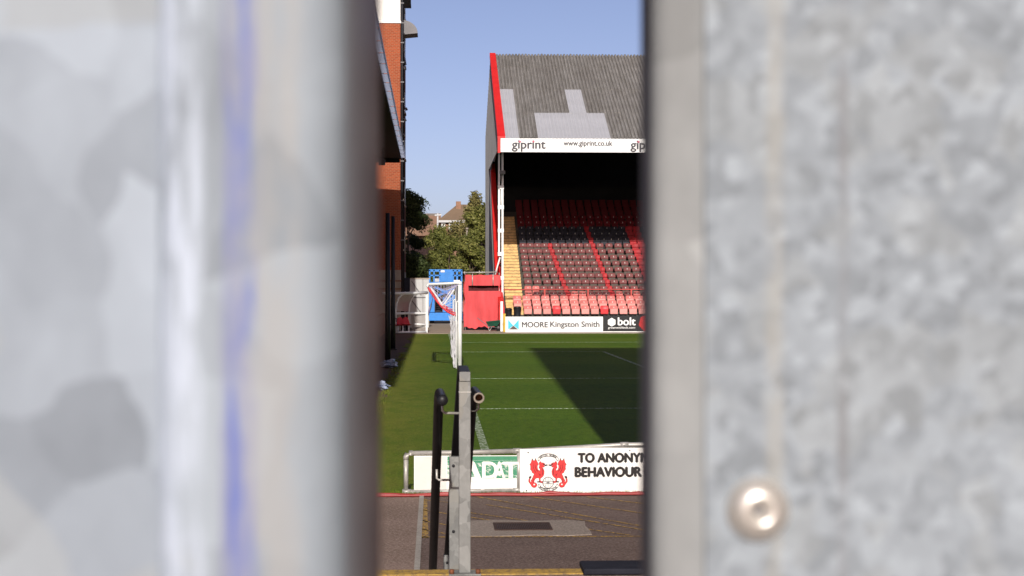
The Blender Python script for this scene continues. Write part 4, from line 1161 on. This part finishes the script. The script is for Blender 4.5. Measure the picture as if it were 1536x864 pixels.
m = MB(); v = [W(618, 497, A1), W(638, 497, 89.35), W(638, 471, 89.35), W(616, 471, A1)]; m.add(v, [(0, 1, 2, 3)]); m.build('side_panel', M['perspex'], sh)
for k, (px, Y) in enumerate(((594, 88.0), (601.5, 88.4), (610, 88.8))):
    c = W(px, 486, Y)
    ds = sh
    m = MB(); n = 10; v = []; f = []
    rows_ = [(.0, .33, .17), (.05, .30, .19), (-.02, .44, .19), (-.06, .58, .18), (-.08, .68, .14), (-.085, .72, .06)]
    rows_ = [(.36, .46, .17), (.2, .42, .19), (.05, .43, .19), (0, .5, .19), (-.05, .66, .18), (-.08, .78, .13), (-.085, .82, .05)]
    for (dxx, zz, hw_) in rows_:
        for i in range(n + 1):
            u = -1 + 2 * i / n; v.append((c.x + dxx * .65 + u * hw_ * .75, Y - dxx * .6 + u * hw_ * .7, zz + .03 * u * u))
    kk = n + 1
    for j in range(len(rows_) - 1):
        for i in range(n): f.append((j * kk + i, j * kk + i + 1, (j + 1) * kk + i + 1, (j + 1) * kk + i))
    o_ = len(v); v += [(a - .03, b, cc - .03) for a, b, cc in v]; f += [tuple(i + o_ for i in q[::-1]) for q in f[:]]
    m.add(v, f, 0, True); ds = m.build('seat', M['seatred'], sh)
    m = MB(); m.tube([(c.x + .1, Y, 0), (c.x + .1, Y, .41)], .035, 8); m.build('leg', M['white'], ds)

# pale hoarding gate behind the dugout
HY = 101
hg = thing('hoarding', (GX(628, HY), HY, 0), 'pale grey boarded gate with diagonal braces behind the dugout', 'hoarding')
for a, b in ((614.5, 634.2), (634.6, 643.5)):
    m = MB(); m.bbox(GX(a, HY), GX(b, HY), HY, HY + .06, 0, GZ(418.5, HY), .01); m.build('panel', M['hoard'], hg)
for p_, q_ in (((617, 421), (632, 443)), ((617, 450), (631, 468)), ((616, 446), (640, 446))):
    m = MB(); m.bar(W(*p_, HY - .02), W(*q_, HY - .02), .06, .04, up=(0, 1, 0)); m.build('brace', M['clad'], hg)
m = MB(); m.box(GX(614, HY), GX(645, HY), HY - .05, HY + .1, GZ(418.4, HY), GZ(417, HY)); m.build('top_rail', M['stone'], hg)
eb = MB(); eb.bbox(GX(606, 93.4), GX(615, 93.4), 93.2, 93.6, GZ(437, 93.4), GZ(417, 93.4), .02); 
ebt = thing('utility_cabinet', (GX(610, 93.4), 93.4, 0), 'dark navy cabinet on a post at the corner of the brick block', 'cabinet')
eb.build('box', M['mat'], ebt)
m = MB(); m.tube([(GX(610, 93.4), 93.4, 0), (GX(610, 93.4), 93.4, GZ(437, 93.4))], .06, 8); m.build('stand', M['dark'], ebt)

# ------------------------------------------------------------------ brick apartment block at the far left corner
KX, KY0, KY1, KT = GX(600.5, 94), 94.0, 111.0, 30.0
bk = thing('apartment_block', (KX, KY0, 0), 'tall orange brick corner block with white rendered top storeys', 'building')
zr_ = GZ(36, KY0); zs0 = GZ(405, KY0)
m = MB(); m.box(-24, KX, KY0, KY1, zs0, zr_); m.build('wall', M['brick'], bk)
m = MB(); m.box(-24, KX + .02, KY0 - .04, KY1, 0, zs0 - .002); m.build('plinth', M['stone'], bk)
m = MB(); m.box(-24, KX + .04, KY0 - .06, KY1, zr_ + .002, zr_ + .12); m.build('string_course', M['offwhite'], bk)
m = MB(); m.box(-24, KX, KY0, KY1, zr_ + .122, KT); m.build('wall', M['render'], bk, 'white rendered upper storeys')
m = MB(); m.box(-24.3, KX + .35, KY0 - .3, KY1 + .3, KT + .002, KT + .3); m.build('roof', M['roofdark'], bk)
m = MB(); m.tube([(KX + .09, KY0 + .35, 0), (KX + .09, KY0 + .35, KT - .1)], .06, 8)
dp = m.build('downpipe', M['dark'], bk)
m = MB(); m.tube([(KX + .08, KY0 + 6, 0), (KX + .08, KY0 + 6, KT - .1)], .05, 8); m.build('downpipe', M['dark'], bk)
for k in range(14):
    m = MB(); zz = 5 + k * 1.1; m.bbox(KX, KX + .2, KY0 + .27, KY0 + .45, zz, zz + .07, .01); m.build('clip', M['clad'], dp)
# side windows with sills and small vents seen in the thin flank
for lv in range(7):
    for yy in (97.5, 101.5, 105.5):
        zz = 4.6 + lv * 2.9
        m = MB(); m.box(KX, KX + .05, yy, yy + 1.3, zz, zz + 1.3); wn = m.build('window', M['white'], bk)
        m = MB(); m.box(KX + .05, KX + .056, yy + .08, yy + 1.22, zz + .08, zz + 1.22); m.build('pane', M['glass'], wn)
        m = MB(); m.box(KX, KX + .12, yy - .05, yy + 1.35, zz - .08, zz - .002); m.build('sill', M['stone'], wn)
for k, (yy, zz) in enumerate(((96, 16.5), (99.5, 15.6), (96.2, 14.9), (99.6, 12.3), (96.4, 11.1), (104, 13.4), (96.3, 8.6))):
    m = MB(); m.tube([(KX, yy, zz), (KX + .16, yy, zz), (KX + .2, yy, zz - .12)], .07, 8); m.build('vent', M['clad'], bk)
# curved cowl sticking out near the top
ct = W(606, 40, 96); m = MB(); v = []; f = []; n = 10
for s in range(2):
    yy = 95.4 + s * 1.6
    v += [(KX + .95 * math.sin(R(90 * i / n)) , yy, GZ(53, 96) + .75 * math.cos(R(90 * i / n)) * 1.0) for i in range(n + 1)] + [(KX, yy, GZ(53, 96) - .1)]
kk = n + 2
f = [(i, i + 1, i + 1 + kk, i + kk) for i in range(n + 1)] + [tuple(range(kk))[::-1], tuple(range(kk, 2 * kk))]
m.add(v, f); m.build('canopy', M['clad'], bk)
m = MB(); m.box(KX, KX + .55, 95, 98, GZ(5, 96), GZ(5, 96) + .14)
for k in range(5): m.box(KX + .5, KX + .54, 95 + k * .7, 95.05 + k * .7, GZ(5, 96) + .14, GZ(5, 96) + 1.1)
m.box(KX + .5, KX + .54, 95, 98, GZ(5, 96) + 1.1, GZ(5, 96) + 1.15); m.build('balcony', M['dark'], bk)
# ledge lines on the base
m = MB()
for py in (421, 433): m.box(-24, KX + .06, KY0 - .09, KY0 - .042, GZ(py, KY0) - .05, GZ(py, KY0) + .03)
m.build('ledge', M['housebrick'], bk)

# ------------------------------------------------------------------ stand behind the goal, at the left
ls = thing('grandstand', (-1.6, 19, 0), 'left stand behind the goal with black soffit and pale roof edge', 'grandstand')
RY0, RY1, RXE = 19.0, 90.0, -1.80
def rz(y): return 10.05 - .0085 * (y - 40)
m = MB(); v = []
for y in (RY0, RY1):
    zz = rz(y); v += [(RXE, y, zz - .42), (RXE, y, zz + .02), (-22, y, zz - .42 + 1.2), (-22, y, zz + 1.2 + .1)]
m.add(v, [(0, 1, 5, 4), (2, 6, 7, 3), (1, 3, 7, 5), (0, 4, 6, 2), (0, 2, 3, 1), (4, 5, 7, 6)])
m.build('roof', M['soffit'], ls)
v = []
n = 30
fm = MB(); fm.box(-.03, .2, 0, (RY1 - RY0) / n - .05, 0, .012); fm.box(.17, .215, 0, (RY1 - RY0) / n - .05, .013, .09)
fmm = fm.mesh('edge_panel', M['edge'])
for i in range(n):
    y = RY0 + (RY1 - RY0) * i / n
    link('edge_panel', fmm, ls, loc=(RXE + .034, y, rz(y) - .36))
m = MB(); m.prism([(RXE - .06, rz(RY1) - .6), (RXE - .06, rz(RY1) - .43), (-22, rz(RY1) + .76), (-22, rz(RY1) - .6)], 'y', RY1 - .3, RY1 - .002); m.build('end_beam', M['soffit'], ls)
m = MB()
NRL = 22
poly = [(-3.0, -.05), (-3.0, 1.0)]
for i in range(NRL): poly += [(-3.0 - .8 * i, 1.0 + .35 * i), (-3.8 - .8 * i, 1.0 + .35 * i)]
poly += [(-3.8 - .8 * (NRL - 1), -.05)]
m.prism(poly, 'y', RY0, 88); m.build('terrace', M['terrace'], ls)
m = MB(); m.box(-22, -21.7, RY0, 88, 0, 11.0); m.build('back_wall', M['clad'], ls)
m = MB()
for k in range(6): m.bar((-12, 24 + k * 12, 4.9), (-12, 24 + k * 12, 10.2), .3, .3)
m.build('column', M['dark'], ls)
m = MB(); m.box(-2.72, -2.6, RY0, 88, 0, 1.05); m.build('front_wall', M['housebrick'], ls)
sp_ = thing('loudspeaker', W(575, 242, 84), 'small black loudspeaker hanging under the left stand roof', 'loudspeaker')
q = W(574, 243, 84)
m = MB(); m.bbox(q.x - .2, q.x + .12, 83.8, 84.1, q.z - .16, q.z + .14, .03); m.build('cabinet', M['black'], sp_)
m = MB(); m.tube([(q.x, 83.95, q.z + .14), (q.x, 83.95, rz(84) - .4)], .03, 6); m.build('hanger', M['black'], sp_)

# tall black net posts beside the path
for k, (px, Y, top) in enumerate(((581.5, 53.6, 320), (589.5, 64.7, 325), (0, 42.5, 0), (0, 31.4, 0))):
    x = GX(px, Y) if px else -1.55; zt_ = GZ(top, Y) if px else 4.9
    pole = thing('net_post', (x, Y, 0), 'tall black post beside the left path, %s' % ('nearer of the two in view', 'farther of the two in view', 'next towards the gate, hidden by it', 'nearest the gate, hidden by it')[k], 'post', 'tall black posts along the left path')
    m = MB(); m.tube([(x, Y, -.02), (x, Y, 1.3), (x, Y, zt_)], .09, 10, 0, True, [.1, .085, .07]); m.build('shaft', M['black'], pole)
    m = MB(); m.bbox(x - .16, x + .16, Y - .16, Y + .16, -.012, .04, .01); m.build('foot', M['black'], pole)
    m = MB(); m.tube([(x + .07, Y, 1.2), (x + .14, Y, 1.2), (x + .14, Y, 1.05)], .02, 6); m.build('cleat', M['black'], pole)
# bags on the path
for k, (px, py, w_, h_, lb) in enumerate(((585, 547, .22, .13, 'crumpled white polythene bag on the soil beside the nearer black post'), (571, 580, .2, .1, 'pale blue polythene scrap at the left edge of the grass'))):
    Y = CAM_H * FPX / (py + 4 - 432); cxx = GX(px, Y)
    bm = bmesh.new(); bmesh.ops.create_icosphere(bm, subdivisions=3, radius=1)
    for vv in bm.verts:
        d = vv.co.copy(); q = 1 + .3 * math.sin(5 * d.x + 3 * d.y + k) + .22 * math.sin(9 * d.z + 4 * d.y) + .1 * math.sin(17 * d.x)
        vv.co = Vector((cxx + d.x * w_ * q, Y + d.y * .3 * q, max(-.005, h_ * .75 + d.z * h_ * q)))
    me = bpy.data.meshes.new('plastic_bag'); bm.to_mesh(me); bm.free(); me.materials.append(M['bag'])
    tag(link('plastic_bag', me), lb, 'plastic bag')

# ------------------------------------------------------------------ near stand, right of the gate, whose shade falls across the pitch
wsd = thing('grandstand', (2.35, -5, 0), 'tall near stand right of the gate, hidden behind its leaf', 'grandstand')
m = MB(); m.box(2.35, 90, -28, 9.9, 0, 22.3); m.build('wall', M['brick'], wsd)
m = MB(); m.box(2.3, 90, -29, 17.2, 22.32, 22.9); m.build('roof', M['clad'], wsd)
m = MB(); m.box(2.32, 2.6, 9.92, 17, 0, 22.3); m.build('end_wall', M['clad'], wsd)
m = MB(); m.prism([(10, 0), (16.5, 0), (16.5, .8), (10, 5)], 'x', 2.62, 90); m.build('terrace', M['terrace'], wsd)

# ------------------------------------------------------------------ houses beyond
def window_part(par, x0, x1, z0, z1, y, bars=1, frame=.09):
    m = MB(); m.box(x0, x1, y - .1, y, z0, z1); wn = m.build('window', M['white'], par)
    m = MB()
    for k in range(bars):
        a = x0 + frame + (x1 - x0 - frame) * k / bars; b = x0 + (x1 - x0 - frame) * (k + 1) / bars
        m.box(a, b, y - .106, y - .101, z0 + frame, (z0 + z1) / 2 - .03); m.box(a, b, y - .106, y - .101, (z0 + z1) / 2 + .03, z1 - frame)
    m.build('pane', M['glass'], wn)
    m = MB(); m.box(x0 - .08, x1 + .08, y - .2, y, z0 - .12, z0 - .002); m.build('sill', M['stone'], wn)
H1 = 150
def h1(px, py): return W(px, py, H1)
ha = thing('house', (GX(625, H1), H1, 0), 'small brick terraced house with white bay windows behind the hoarding', 'house')
m = MB(); m.box(GX(600, H1), GX(660, H1), H1, H1 + 7, 0, GZ(388, H1)); m.build('wall', M['housebrick'], ha)
window_part(ha, GX(622, H1), GX(637.5, H1), GZ(414, H1), GZ(395, H1), H1 - .25, 2, .12)
m = MB(); m.box(GX(621, H1), GX(638.5, H1), H1 - .3, H1 - .002, GZ(394.6, H1), GZ(390, H1)); m.build('bay_roof', M['roofdark'], ha)
window_part(ha, GX(608, H1), GX(613.5, H1), GZ(410, H1), GZ(397, H1), H1, 1, .1)
window_part(ha, GX(646, H1), GX(653, H1), GZ(408, H1), GZ(394, H1), H1, 1, .1)
m = MB(); m.prism([(H1 - .4, GZ(388, H1)), (H1 + 3.5, GZ(365, H1)), (H1 + 7.4, GZ(388, H1))], 'x', GX(599, H1), GX(661, H1)); m.build('roof', M['roofred'], ha)
H2 = 172
hb = thing('house', (GX(648, H2), H2, 0), 'brown tiled house roof with a dark ridge seen left above the trees', 'house')
m = MB(); m.box(GX(600, H2), GX(661, H2), H2, H2 + 10, 0, GZ(352, H2)); m.build('wall', M['housebrick'], hb)
m = MB(); m.prism([(H2 - .5, GZ(354, H2)), (H2 + 5, GZ(322.5, H2 + 5)), (H2 + 10.5, GZ(354, H2))], 'x', GX(598, H2), GX(661.5, H2)); rfb = m.build('roof', M['roofred'], hb)
m = MB(); m.bar((GX(598, H2 + 5), H2 + 5, GZ(323, H2 + 5)), (GX(661, H2 + 5), H2 + 5, GZ(323, H2 + 5)), .4, .35); m.build('ridge_tile', M['roofdark'], rfb)
H3 = 168
hc = thing('house', (GX(690, H3), H3, 0), 'tall house with a brown hipped roof and white eaves above the trees', 'house')
xA, xB = GX(657, H3), GX(745, H3); ze = GZ(331, H3)
m = MB(); m.box(xA + .4, xB - .4, H3, H3 + 9, 0, ze - .3); m.build('wall', M['housebrick'], hc)
m = MB(); m.box(xA, xB, H3 - .4, H3 + 9.4, ze - .2, ze + .02); m.build('eaves', M['hoard'], hc)
zA = GZ(307, H3 + 4.5)
m = MB(); pk = [(GX(686, H3 + 4), H3 + 4.2, zA), (GX(725, H3 + 4), H3 + 4.6, zA)]
bs = [(xA, H3 - .4, ze + .03), (xB, H3 - .4, ze + .03), (xB, H3 + 9.4, ze + .03), (xA, H3 + 9.4, ze + .03)]
m.add(bs + pk, [(0, 1, 5, 4), (1, 2, 5), (2, 3, 4, 5), (3, 0, 4), (0, 3, 2, 1)]); rfc = m.build('roof', M['roofhip'], hc)
m = MB(); a = GX(684, H3 + 3); m.bbox(a, a + .5, H3 + 3, H3 + 3.7, zA - 1.2, zA + .25, .03); m.build('chimney', M['housebrick'], rfc)
window_part(hc, GX(673, H3), GX(681, H3), GZ(346, H3), GZ(333.5, H3), H3, 3, .14)
window_part(hc, GX(683.5, H3), GX(690, H3), GZ(346, H3), GZ(333.5, H3), H3, 2, .14)
window_part(hc, GX(662, H3), GX(668, H3), GZ(346, H3), GZ(334, H3), H3, 1, .14)
at = thing('telegraph_pole', (GX(657, 160), 160, 0), 'white pole with a cross arm standing before the hipped roof', 'pole')
m = MB(); m.tube([(GX(656.5, 160), 160, 0), (GX(656.5, 160), 160, GZ(320, 160))], .085, 8); m.build('shaft', M['hoard'], at)
m = MB(); m.bar(W(652, 323, 159.9), W(662, 322, 159.9), .1, .14); m.build('cross_arm', M['hoard'], at)
lp = thing('street_lamp', (GX(700.5, 126), 126, 0), 'thin brown lamp column standing among the trees', 'street lamp')
m = MB(); m.tube([(GX(700.5, 126), 126, 0), (GX(700.5, 126), 126, GZ(344, 126))], .1, 8, 0, True, [.13, .07]); m.build('shaft', M['poleshaft'], lp)
m = MB(); q = W(700.5, 344, 126); m.bbox(q.x - .1, q.x + .1, 125.8, 126.2, q.z - .02, q.z + .12, .03); m.build('lantern', M['poleshaft'], lp)

# ------------------------------------------------------------------ trees
LA = mat_leaf('leaf_green', (.075, .09, .018), (.165, .17, .038), (.33, .3, .1))
LB = mat_leaf('leaf_dark', (.02, .035, .01), (.05, .07, .018), (.1, .12, .04))
LC = mat_leaf('leaf_olive', (.1, .095, .03), (.215, .185, .058), (.42, .34, .15))
def tree(label, x, y, h, wd, trunk, leafmat, n, seed, lobes=9, size=.2, shape=1.0, spire=False):
    rnd = random.Random(seed)
    t = thing('tree', (x, y, 0), label, 'tree', 'trees beyond the far corner')
    m = MB(); th = h * .78
    path = [(x, y, -.05), (x + rnd.uniform(-.1, .1), y, th * .35), (x + rnd.uniform(-.25, .25), y, th * .7), (x + rnd.uniform(-.2, .2), y, th)]
    m.tube(path, .2, 8, 0, True, [trunk, trunk * .75, trunk * .45, trunk * .12]); tr = m.build('trunk', M['bark'], t)
    blobs = []
    for k in range(lobes):
        a = rnd.uniform(0, 6.283); u = rnd.uniform(0, 1)
        zz = h * (.28 + .62 * u)
        rad = wd / 2 * (math.sin(math.pi * (.18 + .75 * u)) ** .8) * shape
        if spire: rad = wd / 2 * (1 - u) ** .85 + .15
        r2 = rnd.uniform(.35, .8) * rad
        br = wd * rnd.uniform(.13, .24) * (.55 + .45 * (1 - u) if spire else 1)
        blobs.append((x + r2 * math.cos(a), y + r2 * math.sin(a), zz, br))
    blobs.append((x, y, h * .93, wd * (.07 if spire else .16)))
    lm = MB()
    for bx_, by_, bz_, br in blobs:
        lm.tube([(x, y, bz_ - br * 1.5 if bz_ > br * 2 else bz_ * .5), ((x + bx_) / 2, (y + by_) / 2, bz_ - br * .7), (bx_, by_, bz_)], .05, 5, 0, True, [trunk * .3, trunk * .22, .02])
    lm.build('limb', M['bark'], t, kind='stuff')
    V = []; F = []; T = []
    tot = sum(b[3] ** 2 for b in blobs)
    for b in blobs:
        bt = rnd.uniform(-.18, .18)
        for k in range(int(n * b[3] ** 2 / tot)):
            d = Vector((rnd.gauss(0, 1), rnd.gauss(0, 1), rnd.gauss(0, 1))).normalized()
            rr = b[3] * (rnd.random() ** .4) * (1 + .22 * math.sin(4 * d.x + 5 * d.z + seed))
            if rnd.random() < .1: rr *= 1.25
            c = Vector(b[:3]) + Vector((d.x, d.y, d.z * .85)) * rr
            s = size * rnd.uniform(.55, 1.35)
            nn = (d + Vector((rnd.gauss(0, .6), rnd.gauss(0, .6), rnd.gauss(0, .6) + .25))).normalized()
            e1 = nn.cross(Vector((rnd.random(), rnd.random(), rnd.random() + .01))).normalized(); e2 = nn.cross(e1)
            o_ = len(V)
            V += [c - e1 * s * .5, c - e2 * s * .32, c + e1 * s * .55, c + e2 * s * .32]; F.append((o_, o_ + 1, o_ + 2, o_ + 3))
            T.append(min(1, max(0, .45 + bt + rnd.gauss(0, .2))))
    me = bpy.data.meshes.new('crown'); me.from_pydata(V, [], F); me.materials.append(leafmat)
    at_ = me.attributes.new('tone', 'FLOAT', 'FACE'); at_.data.foreach_set('value', T)
    link('crown', me, t)
    return t
def TX(px, Y): return GX(px, Y)
tree('dark leafy tree just right of the brick block', TX(611, 119), 119, GZ(281, 119), 4.2, .18, LB, 27200, 11, 26, .16)
tree('low dark shrub-like tree at the foot of the brick block', TX(619, 124), 124, GZ(350, 124), 3.4, .12, LB, 10200, 12, 13, .16)
tree('mid green spreading tree above the blue lift', TX(660, 133), 133, GZ(337, 133), 4.2, .2, LA, 17000, 13, 18, .16)
tree('olive green tree in front of the white windowed house', TX(686, 138), 138, GZ(330, 138), 4.4, .2, LC, 17000, 14, 18, .16)
tree('tall tree with a thin spiky top left of the far stand', TX(712, 131), 131, GZ(277, 131), 4.4, .2, LC, 22100, 15, 40, .16, 1, True)
tree('full green tree beside the grey end wall of the far stand', TX(723, 128), 128, GZ(304, 128), 4.0, .2, LA, 18700, 16, 20, .16)
tree('low green tree behind the red sheeting', TX(706, 123), 123, GZ(352, 123), 3.8, .15, LA, 13600, 17, 14, .16)
tree('low green tree behind the blue lift', TX(674, 125), 125, GZ(362, 125), 4.2, .15, LA, 15300, 18, 15, .16)
tree('small tree between the dark tree and the spreading tree', TX(641, 129), 129, GZ(356, 129), 3.4, .14, LA, 10200, 19, 12, .16)
